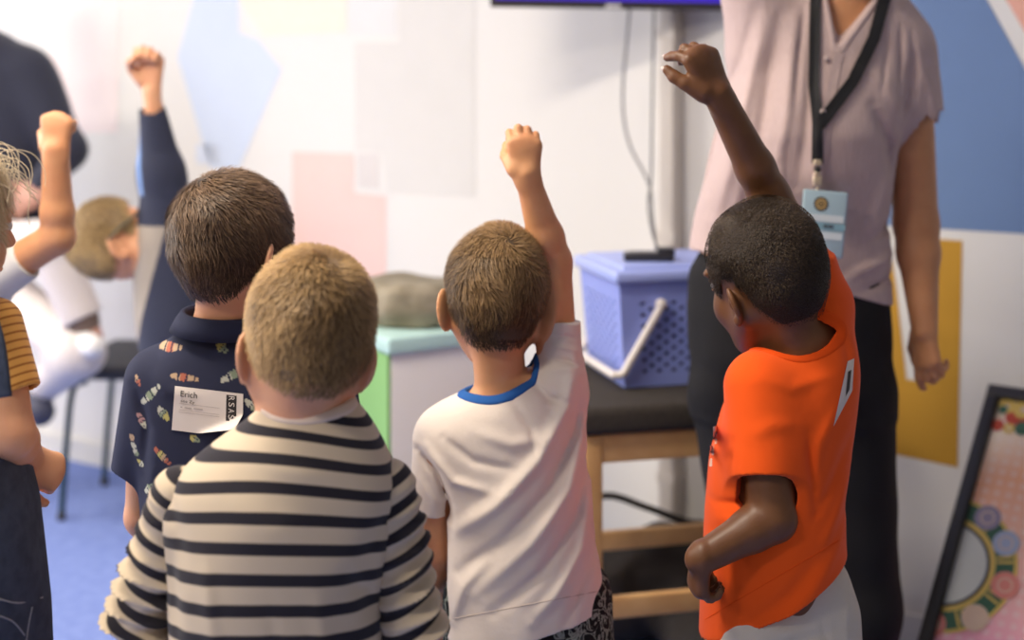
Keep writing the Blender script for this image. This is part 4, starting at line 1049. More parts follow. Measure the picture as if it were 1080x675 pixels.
    def txt(s_, u0, v0, w, h, m, rot=False, o=.0008):
        TV, TF = text_geo(s_, 1.0); xs = [p[0] for p in TV]; ys = [p[1] for p in TV]; x0, x1, y0, y1 = min(xs), max(xs), min(ys), max(ys); PP = []
        for x, y, _ in TV:
            a = (x-x0)/(x1-x0); b_ = (y-y0)/(y1-y0); a, b_ = (a, 1-b_) if not rot else (b_, a)
            PP.append(onst(u0+w*a, v0+h*b_, o))
        st.add(PP, [f if rot else f for f in TF], m)
    txt('Erich', .09, .09, .24, .135, 1); txt('see Zy', .10, .285, .20, .085, 1)
    for vv in (.375, .52, .57): bar(.08, vv, .66, vv+.008, 2)
    for u0, u1 in ((.10, .13), (.16, .26), (.29, .42)): bar(u0, .445, u1, .47, 2)
    bar(.755, .06, .905, .64, 1)
    for q_, ch in enumerate('RSAS'): txt(ch, .79, .085+q_*.138, .085, .095, 0, True, .0012)
    st.build('name_sticker', [mat('sticker_paper', srgb(224, 214, 206), .6), mat('sticker_ink', srgb(48, 42, 40), .6), mat('sticker_faint_ink', srgb(176, 166, 160), .6)], sh)
    make_hair(root, c, R, s, M['h_umber'], mat('hair_cap_umber', (.04, .026, .019), .8), t=.011, n=17000, ln=.030, wd=.0012, lift=.006, whorl=(-.01, -.055, .088), swirl=.8, seed=33, gravity=.3, clump=.45, top_highlight=.32)
navy_boy()
# ------------------------------------------------------------------ boy in the orange T-shirt
def orange_boy():
    Y = 2.0; s = 1.03
    root = empty('boy', (at(822, 500, Y)[0], Y, 0), 'dark-skinned boy in a bright orange T-shirt, one arm raised', 'person')
    c = at(808, 290, Y); R = rotm(yaw=31, pitch=-11, roll=-11)
    rows = [(278, 862, 868, .030, .03), (292, 853, 877, .036, .03), (306, 845, 887, .044, .025), (322, 836, 895, .052, .02), (345, 820, 901, .062, .012), (368, 800, 904, .074, .005), (386, 786, 905, .082), (410, 772, 904, .090), (440, 759, 902, .095), (480, 749, 895, .097),
            (530, 745, 888, .098), (575, 743, 891, .10), (620, 741, 897, .10), (680, 738, 902, .10)]
    B = Field(.0027); add_head(B, c, R, s, ears=.78)
    nb = P3(842, 372, Y)
    B.cone(c+R@np.array([0, -.018, -.05]), nb, .042, .049, .02)
    B.add(f_loft(px_rows(rows, Y, shrink=.016)), .02)
    sh, el, wr = P3(866, 308, Y+.04), P3(811, 206, Y+.05), P3(757, 99, Y+.0)
    add_arm(B, sh, el, wr, (.034, .0300, .0280, .0208))
    tips = add_hand(B, wr, (-.42, .02, .90), (.55, -.80, .25), -1, L=.062, W=.062, fl=.044, fr=.0078, curl=[(52, 22, 10), (42, 75, 30), (42, 80, 40), (42, 85, 40)], thumb=[(.80, .50, -.35), (.85, .30, -.55), (.95, .1, -.45)], k=.002, spread=4)
    sh2, el2, wr2 = P3(803, 420, Y-.055), P3(815, 546, Y-.085), P3(738, 590, Y-.105)
    add_arm(B, sh2, el2, wr2, (.034, .0320, .0285, .0205))
    add_hand(B, wr2, (-.02, .25, -1), (-.92, -.25, -.05), 1, L=.045, W=.046, fl=.044, fr=.0062, curl=(45, 60, 40), thumb=[(.8, .45, -.5), (.9, 0, -.6), (.9, -.3, -.5)])
    legs_and_shoes(root, B, .54, at(822, 600, Y)[0], Y, 45, M['pants_w'], M['shoe_w'], thigh=.062, gap=.045, rows=[(585, 784, 884, .072), (610, 772, 896, .078), (640, 756, 906, .086), (690, 742, 908, .098), (740, 744, 906, .095)], Y=Y,
                   disp=folds(Y, [([(760, 668), (820, 650), (880, 640)], -.003, .006), ([(800, 672), (840, 662), (890, 664)], .003, .006), ([(893, 600), (880, 640), (884, 680)], .003, .006), ([(850, 622), (858, 650), (856, 690)], -.0025, .006)]))
    build(B, 'body', M['skin_c'], root); eyes(root, c, R, s, EYE)
    nm = mat('fingernail', srgb(226, 206, 196), .25)
    for (p, d, nb_) in (tips[0], tips[1], tips[4]):
        b = MB(); x = unit(np.cross(d, nb_)); b.ball(p+nb_*.0042+d*.0022, np.array([.0040, .0056, .0016]), 0, 12, [x, d, nb_]); b.build('fingernail', nm, root)
    S = Field(.0024); S.add(f_loft(px_rows(rows, Y)), .022)
    S.add(f_cone(P3(803, 408, Y-.045), P3(808, 500, Y-.078), .052, .0455, None, True), .03); S.sub(f_cone(P3(806, 468, Y-.07), P3(809, 520, Y-.082), .035, .0420), .002)
    S.add(f_cone(P3(866, 318, Y+.035), P3(838, 262, Y+.045), .044, .036, None, True), .03); S.sub(f_cone(P3(852, 288, Y+.04), P3(828, 244, Y+.048), .030, .033), .002)
    hp = P3(739, 668, Y); hq = P3(895, 576, Y); hx = unit(hq-hp); S.cut(hp, np.array([hx[2], 0, -hx[0]]))
    nk = P3(838, 350, Y-.010); Rn = rotm(roll=-8, pitch=14); S.sub(f_ell(nk, (.062, .060, .034), Rn), .004)
    nz = noise3(51, 32, 2)
    fo = folds(Y, [([(840, 500), (850, 450), (872, 410)], .0035, .009), ([(842, 530), (866, 490), (890, 440)], -.004, .009), ([(850, 560), (874, 520), (890, 480)], .004, .009), ([(800, 640), (840, 600), (886, 540)], .0035, .010), ([(770, 640), (820, 600), (850, 560)], -.0035, .010),
                   ([(750, 520), (775, 512), (792, 520)], -.005, .006), ([(752, 534), (774, 528), (794, 538)], .004, .006), ([(750, 548), (770, 545), (785, 552)], -.004, .006), ([(838, 440), (842, 480), (846, 520)], -.006, .007), ([(776, 440), (800, 428), (826, 430)], .0025, .010),
                   ([(790, 380), (822, 395), (870, 380)], .002, .008), ([(870, 330), (884, 360), (886, 400)], -.0025, .008), ([(752, 560), (760, 600), (758, 650)], .002, .01)], Y+.02)
    S.disp(lambda x, y, z: fo(x, y, z)+.001*nz(x, y, z))
    sh_o, V, Q = build(S, 'tshirt', M['orange'], root)
    S.band([f_ell(nk, (.073, .071, .0445), Rn)], 'collar', M['orange_rib'], sh_o, .0015)
    bv = bvh_of(V, Q)
    t = MB(); t.tube([drop(hp*(1-u)+hq*u+np.array([0, 0, .016]), bv, -.0002) for u in np.linspace(.03, .97, 24)], .0007, 6); t.build('hem_stitch', M['orange_rib'], sh_o)
    V3_, F3 = drape_mesh('s', None, bv, Y-.09, None, None, 8, 14, .0015, [(894, 381), (901.5, 377), (899, 410), (879, 452)][0:1]+[(901, 378), (899, 412), (879, 450)])
    st = MB(); st.add(V3_, F3, 0, True)
    V4, F4 = drape_mesh('s', None, bv, Y-.09, None, None, 3, 8, .0022, [(894.5, 392), (898, 390), (896, 411), (892, 418)]); st.add(V4, F4, 1, True)
    st.build('name_sticker', [mat('sticker_paper_b', srgb(220, 208, 196), .6), mat('sticker_ink_b', srgb(60, 52, 46), .6)], sh_o)
    # faint white print on the chest edge
    pr = MB()
    for (x0, y0, x1, y1) in ((752, 450, 756, 468), (749, 470, 753, 480), (748, 484, 751, 492)):
        V5, F5 = drape_mesh('s', None, bv, Y-.09, None, None, 2, 4, .0008, [(x0, y0), (x1, y0-1), (x1, y1), (x0, y1)]); pr.add(V5, F5, 0, True)
    pr.build('chest_print', mat('white_print', srgb(236, 200, 180), .7), sh_o)
    cap = mat('cropped_black_hair', (.028, .017, .010), .6, (420, 1.0, .003), spec=.3, bump2=(170, .5, .003))
    line = ([-.2, -.045, -.030, -.012, .018, .030, .046, .058, .066, .2], [-.066, -.062, -.040, .010, .012, -.012, -.008, .040, .050, .055])
    make_hair(root, c, R, s, M['h_black'], cap, t=.0065, n=26000, ln=.0040, wd=.0007, lift=.0016, whorl=(.01, -.05, .09), swirl=1.0, seed=44, gravity=.1, clump=1.2, top_highlight=.2, frizz=.8, line=line, capoff=-.001)
orange_boy()
# ------------------------------------------------------------------ teacher
def teacher():
    Y = 2.6
    root = empty('woman', (at(832, 400, Y)[0], Y, 0), 'woman in a pale mauve blouse and black jeans, facing the children with one arm up', 'person')
    rows = [(-22, 862, 940, .060, 0), (-8, 835, 956, .068), (8, 808, 968, .078), (30, 786, 976, .088), (60, 775, 974, .098), (100, 763, 960, .112, -.01), (140, 753, 947, .124, -.015), (180, 744, 939, .122, -.01), (220, 735, 933, .112), (255, 729, 931, .112), (290, 726, 936, .118), (330, 722, 940, .122)]
    R = rotm(yaw=172, pitch=-8); c = at(905, -85, Y-.03); s = 1.14
    B = Field(.0035); add_head(B, c, R, s)
    B.cone(c+R@np.array([0, -.018, -.06]), P3(899, 14, Y), .054, .058, .03)
    B.add(f_loft(px_rows(rows, Y, shrink=.018)), .02)
    shL, elL, wrL = P3(955, 62, Y), P3(966, 236, Y+.01), P3(975, 348, Y-.04)
    add_arm(B, shL, elL, wrL, (.046, .040, .0375, .0235), .015)
    add_hand(B, wrL, (.06, -.05, -1), (-.75, -.6, 0), 1, L=.062, W=.052, fl=.060, fr=.0078, curl=[(6, 22, 15), (16, 52, 35), (24, 66, 45), (30, 72, 45)], thumb=[(.75, .6, -.35), (1, .05, -.35), (1, -.2, -.3)], k=.003)
    shR, elR, wrR = P3(798, 30, Y), P3(775, -135, Y-.04), P3(800, -270, Y-.12)
    add_arm(B, shR, elR, wrR, (.046, .040, .0375, .0235), .015)
    add_hand(B, wrR, (.1, -.1, 1), (0, .9, .2), 1, L=.07, W=.072, fl=.07, fr=.0082, curl=(10, 15, 10))
    T = Field(.0045)
    T.add(f_loft(px_rows([(252, 742, 918, .085), (285, 726, 934, .105), (325, 721, 940, .118), (370, 724, 939, .125), (405, 730, 937, .120), (430, 738, 932, .095)], Y)), .02)
    for (hp, kn, an) in (((778, 420), (798, 640), (812, 850)), ((893, 420), (912, 640), (908, 850))):
        a, k_, z = P3(*hp, Y), P3(*kn, Y), P3(*an, Y); z[2] = .07
        B.cone(a, k_, .07, .045, .02); B.cone(k_, z, .045, .03, .02)
        T.cone(a, k_, .088, .060, .035); T.cone(k_, z, .060, .046, .03, cap=True)
        S = Field(.005); S.cone(z, z+np.array([0, .03, -.035]), .04, .036, .02); S.cone(z+np.array([0, .02, -.035]), z+np.array([0, -.15, -.045]), .036, .028, .02); S.cone(z, z+np.array([0, -.1, -.035]), .03, .03, .02); S.cut((0, 0, .004), (0, 0, -1)); build(S, 'shoe', M['shoe'], root)
    n = noise3(61, 24, 2); n2 = noise3(62, 70)
    T.disp(lambda x, y, z: .002*n(x, y, z)+.0008*n2(x, y, z))
    build(T, 'jeans', M['black_j'], root)
    build(B, 'body', M['skin_t'], root); eyes(root, c, R, s, EYE)
    S = Field(.003)
    S.add(f_loft(px_rows(rows, Y)), .03)
    S.add(f_cone(P3(950, 58, Y), P3(969, 139, Y+.005), .062, .0520, None, True), .03); S.sub(f_cone(P3(966.5, 124, Y), P3(971, 165, Y), .0455, .0475), .002)
    S.add(f_cone(P3(806, 45, Y), P3(785, -70, Y-.02), .068, .062, None, True), .035); S.sub(f_cone(P3(789, -50, Y-.02), P3(783, -100, Y-.02), .05, .058), .002)
    hp, hq = P3(724, 262, Y), P3(937, 318, Y); hx = unit(hq-hp); S.cut(hp, np.array([hx[2], 0, -hx[0]]))
    S.sub(f_ell(P3(900, -18, Y), (.068, .075, .034), rotm(roll=4, pitch=-10)), .008)
    S.sub(f_cone(P3(902, -14, Y-.10), P3(885, 46, Y-.10), .050, .006, ((0, 1., 0), 3.0)), .006)
    nz = noise3(63, 22, 2); nf = noise3(64, 60)
    fo = folds(Y, [([(905, 110), (925, 150), (930, 190)], -.008, .012), ([(880, 60), (920, 90), (945, 130)], .004, .014), ([(800, 20), (776, 110), (748, 230)], .006, .012), ([(815, 20), (795, 120), (770, 240)], -.006, .011), ([(830, 20), (815, 120), (798, 200)], .005, .011),
                   ([(790, 10), (765, 120), (742, 200)], -.004, .009), ([(845, 30), (838, 110), (826, 190)], -.005, .010), ([(900, 250), (925, 240), (940, 230)], -.005, .010), ([(880, 285), (905, 275), (935, 265)], .006, .010), ([(890, 300), (912, 295), (938, 288)], -.005, .008),
                   ([(935, 130), (948, 100), (952, 60)], -.006, .010), ([(930, 170), (915, 215), (905, 260)], .005, .014), ([(960, 70), (975, 100), (980, 130)], .003, .008), ([(850, 100), (842, 170), (850, 240)], .004, .012), ([(925, 30), (922, 60), (915, 95)], -.003, .005), ([(938, 28), (938, 62), (936, 100)], -.0035, .005), ([(950, 34), (954, 70), (956, 110)], -.003, .005), ([(840, 10), (832, 60), (824, 110)], -.004, .006), ([(790, 150), (780, 210), (776, 262)], -.004, .008), ([(812, 160), (806, 220), (806, 270)], .004, .008)], Y)
    S.disp(lambda x, y, z: 1.4*fo(x, y, z)+.0028*nz(x, y, z)+.0004*nf(x, y, z))
    m = mat('mauve_crinkle_cotton', srgb(206, 186, 184), .92, spec=.15, sheen=.1)
    nt = m.node_tree; tc = nt.nodes.new('ShaderNodeTexCoord'); mp = nt.nodes.new('ShaderNodeMapping'); mp.inputs['Scale'].default_value = (1, 1, .09)
    no = nt.nodes.new('ShaderNodeTexNoise'); no.inputs['Scale'].default_value = 260; no.inputs['Detail'].default_value = 3; bm = nt.nodes.new('ShaderNodeBump'); bm.inputs['Strength'].default_value = .6; bm.inputs['Distance'].default_value = .002
    nt.links.new(tc.outputs['Object'], mp.inputs['Vector']); nt.links.new(mp.outputs[0], no.inputs['Vector']); nt.links.new(no.outputs['Fac'], bm.inputs['Height']); nt.links.new(bm.outputs[0], nt.nodes['Principled BSDF'].inputs['Normal'])
    mx = nt.nodes.new('ShaderNodeMix'); mx.data_type = 'RGBA'; mx.inputs['A'].default_value = (*srgb(186, 162, 158), 1); mx.inputs['B'].default_value = (*srgb(206, 184, 178), 1); nt.links.new(no.outputs['Fac'], mx.inputs['Factor']); nt.links.new(mx.outputs['Result'], nt.nodes['Principled BSDF'].inputs['Base Color'])
    bl, V, Q = build(S, 'blouse', m, root); bv = bvh_of(V, Q)
    def strip(name, pts, w, off, mt, par, b=None, th=.0012, dense=10, colm=0):
        b_ = b or MB(); P = []
        for i in range(len(pts)-1):
            for t in np.linspace(0, 1, dense)[:-1]: P.append((np.array(pts[i])*(1-t)+np.array(pts[i+1])*t))
        P.append(np.array(pts[-1], float)); VV = []
        for i, p in enumerate(P):
            d = P[min(i+1, len(P)-1)]-P[max(i-1, 0)]; d = d/np.linalg.norm(d); nn = np.array([-d[1], d[0]])
            row = [drop(at(*(p+nn*w*q), Y-.15), bv, off) for q in (-.5, 0, .5)]; VV += row
        # keep it from sinking into hollows
        VV = np.array(VV); yy = VV[:, 1].copy()
        VV[:, 1] = np.minimum(yy, np.convolve(np.pad(yy, 9, 'edge'), np.ones(19)/19, 'valid'))
        back = VV+np.array([0, th, 0]); k = len(VV); VV = np.concatenate([VV, back]); F = []
        for i in range(len(P)-1):
            for j in (0, 1): a = i*3+j; F.append((a, a+1, a+4, a+3)); F.append((k+a, k+a+3, k+a+4, k+a+1))
            F.append((i*3, i*3+3, k+i*3+3, k+i*3)); F.append((i*3+2, k+i*3+2, k+i*3+5, i*3+5))
        b_.add(VV, F, colm, False)
        return b_ if b is not None else b_.build(name, mt, par)
    strip('placket', [(884, 56), (874, 110), (866, 170), (860, 220), (856, 272)], 11, .0015, m, bl)
    bm_ = mat('pearl_button', srgb(190, 170, 165), .3)
    for x, y in ((872, 62), (868, 118), (860, 186), (858, 246)):
        b = MB(); p = drop(at(x, y, Y-.15), bv, .0045); b.cyl(p, p+np.array([0, -.002, 0]), .0055, .005, 14); b.build('button', bm_, bl)
    S.band([f_ell(P3(900, -18, Y), (.077, .084, .043), rotm(roll=4, pitch=-10)), f_cone(P3(902, -14, Y-.10), P3(885, 49, Y-.10), .060, .015, ((0, 1., 0), 2.0))], 'neck_band', m, bl)
    # lanyard
    lr = empty('lanyard', P3(862, 140, Y-.14), 'black lanyard hanging from the woman\'s neck with a pale blue badge at its end', 'lanyard')
    lm = mat('black_webbing', srgb(24, 23, 25), .7, (900, .5, .0006)); met = mat('gold_clip', srgb(214, 196, 168), .3, metal=.6)
    st = MB(); strip('', [(860, -12), (859, 40), (858, 90), (862, 128), (862, 172)], 12, .006, None, None, b=st); strip('', [(936, -12), (922, 40), (900, 85), (872, 122), (864, 132)], 13, .0075, None, None, b=st)
    st.build('strap', lm, lr)
    p0 = drop(at(862, 172, Y-.15), bv, .010)
    b = MB()
    for dz, hz, w_ in ((0, .006, .007), (-.018, .004, .0055), (-.031, .009, .0075)): b.box(p0+np.array([0, 0, dz]), (w_, .004, hz), None, 0, .0025)
    b.tube([p0+np.array([0, 0, -.035]), p0+np.array([.001, -.001, -.055])], .0022, 8); b.build('clip', met, lr)
    b = MB(); b.ball(p0+np.array([0, 0, -.0115]), .006); b.build('buckle', lm, lr)
    ang = math.radians(-5); bx = np.array([math.cos(ang), 0, -math.sin(ang)*-1]); bx = np.array([math.cos(ang), 0, math.sin(ang)]); bz = np.array([-math.sin(ang), 0, math.cos(ang)]); by = np.array([0, 1., 0]); tilt = .0
    bc = at(868, 236, p0[1]-.002)
    card = mat('pale_blue_badge', srgb(170, 196, 206), .35); ink = [mat('badge_dark', srgb(84, 76, 58), .5), mat('badge_gold', srgb(196, 164, 104), .5), mat('badge_white', srgb(214, 226, 230), .5), mat('badge_ink', srgb(70, 74, 80), .5), mat('badge_teal', srgb(132, 172, 186), .5)]
    b = MB(); b.box(bc, (.0385, .0022, .0570), [bx, by, bz], 0, .003); b.build('badge', card, lr)
    b = MB(); f0 = bc-by*.003
    def dsc(u, v, r0, r1, mi, o=0, k=28):
        P = [f0+bx*(u+math.cos(2*math.pi*i/k)*r)+bz*(v+math.sin(2*math.pi*i/k)*r)-by*o for r in (r0, r1) for i in range(k)]
        b.add(P, [(i, (i+1) % k, k+(i+1) % k, k+i) for i in range(k)], mi)
    dsc(-.007, .034, 0, .0125, 0); dsc(-.007, .034, 0, .009, 1, .0002); dsc(-.007, .034, .003, .0055, 0, .0004); dsc(-.007, .034, 0, .0012, 0, .0005)
    for u, v, hu, hv, mi in ((0, .010, .034, .006, 2), (0, -.004, .038, .0055, 4), (0, -.020, .034, .006, 2)): b.box(f0+bx*u+bz*v, (hu, .0002, hv), [bx, by, bz], mi)
    for k_, (u, v, w_) in enumerate(((.004, .0005, .003), (.011, .0005, .0024), (.016, .0005, .0016))): b.box(f0+bx*u+bz*(v-.004)-by*.0004, (w_, .0002, .0028), [bx, by, bz], 3)
    b.build('print', ink, lr)
    make_hair(root, c, R, s, M['h_umber'], mat('hair_cap_t', (.04, .026, .019), .8), t=.012, n=5000, ln=.05, wd=.0016, lift=.004, whorl=(.0, .03, .12), seed=66, gravity=.6, clump=.2, h=.004, line=([-.2, -.045, -.030, .0, .03, .046, .058, .066, .2], [-.10, -.10, -.09, -.06, -.02, .0, .05, .062, .066]))
teacher()
# ------------------------------------------------------------------ blond child at the left edge in dungarees
def blond_child():
    Y = 1.7; s = .98
    root = empty('girl', (at(-52, 450, Y)[0], Y, 0), 'blond child in denim dungarees over a yellow striped T-shirt, at the left edge', 'person')
    c = at(-68, 236, Y); R = rotm(yaw=-50, pitch=-4)
    rows = [(312, -85, -28, .045), (326, -110, -10, .055), (342, -125, 4, .065), (370, -132, 8, .078), (410, -130, 8, .085), (460, -128, 14, .088), (520, -126, 24, .09), (600, -128, 34, .095), (680, -130, 40, .10)]
    B = Field(.0032); add_head(B, c, R, s)
    B.cone(c+R@np.array([0, -.018, -.05]), P3(-56, 330, Y), .042, .047, .02); B.add(f_loft(px_rows(rows, Y, shrink=.014)), .02)
    add_arm(B, P3(-6, 352, Y), P3(12, 458, Y-.03), P3(28, 484, Y+.07), (.030, .0265, .026, .021))
    add_hand(B, P3(29, 485, Y+.07), (.55, .45, -.45), (.1, -.8, .5), 1, L=.044, W=.044, fl=.044, curl=(60, 70, 40), thumb=[(.7, .6, -.3), (.9, .2, -.4), (.9, -.2, -.4)])
    add_arm(B, P3(-118, 352, Y), P3(-135, 465, Y), P3(-100, 520, Y+.12), (.030, .0265, .025, .019))
    add_hand(B, P3(-100, 520, Y+.12), (.6, .7, -.3), (-.8, .5, 0), 1, L=.05, W=.048, fl=.048, curl=(30, 40, 20))
    legs_and_shoes(root, B, .54, at(-46, 600, Y)[0], Y, -60, M['denim'], M['shoe_w'], name='dungaree_legs', thigh=.072, gap=.05)
    build(B, 'body', M['skin_a'], root); eyes(root, c, R, s, EYE)
    S = Field(.0028); S.add(f_loft(px_rows(rows, Y)), .02)
    S.add(f_cone(P3(-8, 345, Y), P3(18, 415, Y-.02), .036, .0285, None, True), .02); S.sub(f_cone(P3(13, 402, Y-.018), P3(24, 432, Y-.02), .022, .026), .002)
    S.cut(P3(0, 560, Y), (0, 0, -1)); S.sub(f_ell(P3(-56, 308, Y), (.05, .05, .024)), .006)
    ax = unit(P3(18, 415, Y-.02)-P3(-8, 345, Y))
    def uf(V): return ((V-P3(-8, 345, Y))@ax)/.0098
    build(S, 'tshirt', M['stripe_y'], root, attrs={'u': uf})
    D = Field(.003); D.add(f_loft([(z, x, hw+.006, y, hd+.006) for z, x, hw, y, hd in px_rows([(410, -128, 6, .085), (440, -128, 10, .088), (480, -128, 17, .09), (530, -126, 30, .095), (580, -126, 36, .098), (640, -130, 42, .10), (720, -134, 46, .105)], Y)]), .02)
    nz = noise3(71, 26, 2); D.disp(lambda x, y, z: .0018*nz(x, y, z)); d, V, Q = build(D, 'dungarees', M['denim'], root); bv = bvh_of(V, Q)
    sm_ = mat('pale_stitching', srgb(150, 150, 156), .8)
    for pts in ([(0, 632), (20, 636), (45, 630)], [(34, 640), (30, 660), (26, 690)], [(0, 650), (14, 656), (26, 670)]):
        t = MB(); t.tube([drop(at(x, y, Y-.08), bv, .0004) for x, y in pts], .0010, 6); t.build('stitching', sm_, d)
    for x0 in (-10, -90):
        t = MB(); pts = [P3(x0+8, 420, Y-.088), P3(x0+2, 370, Y-.082), P3(x0-6, 338, Y-.066), P3(x0-10, 318, Y), P3(x0-6, 342, Y+.068), P3(x0+4, 420, Y+.09)]; t.tube(pts, .0018, 8, flat=((0, -1., 0), 9)); t.build('strap', M['denim'], d)
    make_hair(root, c, R, s, M['h_pale_blond'], mat('hair_cap_pb', (.42, .28, .14), .8), t=.010, n=10000, ln=.05, wd=.0010, lift=.010, whorl=(0, -.05, .09), swirl=.3, seed=77, gravity=.8, clump=.4)
    rs = np.random.RandomState(5); w = MB()
    for i in range(26):
        a0 = at(rs.uniform(-28, 0), rs.uniform(150, 178), Y+rs.uniform(-.05, .02)); pts = [a0]; ph = rs.uniform(0, 6.28); L_ = rs.uniform(.03, .075); px, py_ = rs.uniform(.4, 1), rs.uniform(-.8, .5)
        for k in range(1, 7):
            f = k/6; pts.append(a0+np.array([L_*f*px+.007*math.sin(ph+f*8), .006*math.cos(ph+f*7), -L_*f*f*.9+L_*f*.25*(1 if py_ < 0 else 0)+.006*math.cos(ph+f*8)]))
        w.tube(pts, .0005, 5)
    w.build('hair_wisps', mat('wisp_hair', (.75, .60, .38), .4), root)
blond_child()

# ------------------------------------------------------------------ child behind, bare arm and fist up
def fist_child():
    Y = 2.45; s = .98
    root = empty('child', (at(-50, 450, Y)[0], Y, 0), 'child in a pale grey T-shirt holding up a bent bare arm with a clenched fist', 'person')
    c = at(-50, 215, Y); R = rotm(yaw=-30)
    rows = [(268, -72, -22, .045), (280, -92, -6, .055), (292, -100, 4, .062), (320, -104, 6, .08), (380, -100, 0, .09), (480, -100, 0, .095), (560, -102, 2, .10)]
    B = Field(.003); add_head(B, c, R, s); B.cone(c+R@np.array([0, -.018, -.05]), P3(-48, 285, Y), .042, .047, .02); B.add(f_loft(px_rows(rows, Y, shrink=.014)), .02)
    add_arm(B, P3(-8, 292, Y), P3(61, 250, Y-.02), P3(59, 158, Y-.04), (.032, .0285, .0270, .0215), .012)
    add_hand(B, P3(59, 160, Y-.04), (.02, .05, 1), (-.25, -1, 0), -1, L=.056, W=.058, fl=.048, fr=.0072, curl=(86, 95, 55), thumb=[(.7, .6, -.5), (.7, -.6, -.7), (.1, -.9, -.3)])
    add_arm(B, P3(-92, 300, Y), P3(-104, 400, Y), P3(-90, 460, Y+.1), (.030, .0265, .025, .019)); add_hand(B, P3(-90, 460, Y+.1), (0, .5, -.8), (-1, 0, 0), 1, L=.05, W=.048, fl=.048, curl=(30, 40, 20))
    legs_and_shoes(root, B, .54, at(-50, 600, Y)[0], Y, -10, M['dark_tr'], M['shoe'], thigh=.068, gap=.055)
    build(B, 'body', M['skin_b'], root); eyes(root, c, R, s, EYE)
    S = Field(.003); S.add(f_loft(px_rows(rows, Y)), .02); S.add(f_cone(P3(-14, 298, Y), P3(28, 273, Y-.01), .042, .0345, None, True), .02); S.sub(f_cone(P3(18, 279, Y-.01), P3(40, 266, Y-.01), .028, .032), .002)
    S.add(f_cone(P3(-90, 300, Y), P3(-98, 350, Y), .038, .034, None, True), .02); S.sub(f_ell(P3(-48, 264, Y), (.05, .05, .026)), .006)
    nz = noise3(81, 26, 2); S.disp(lambda x, y, z: .0018*nz(x, y, z)); build(S, 'tshirt', M['grey_tee'], root)
    make_hair(root, c, R, s, M['h_blond'], mat('hair_cap_b2', (.18, .12, .06), .8), n=5000, ln=.03, wd=.0014, seed=82, h=.004)
fist_child()

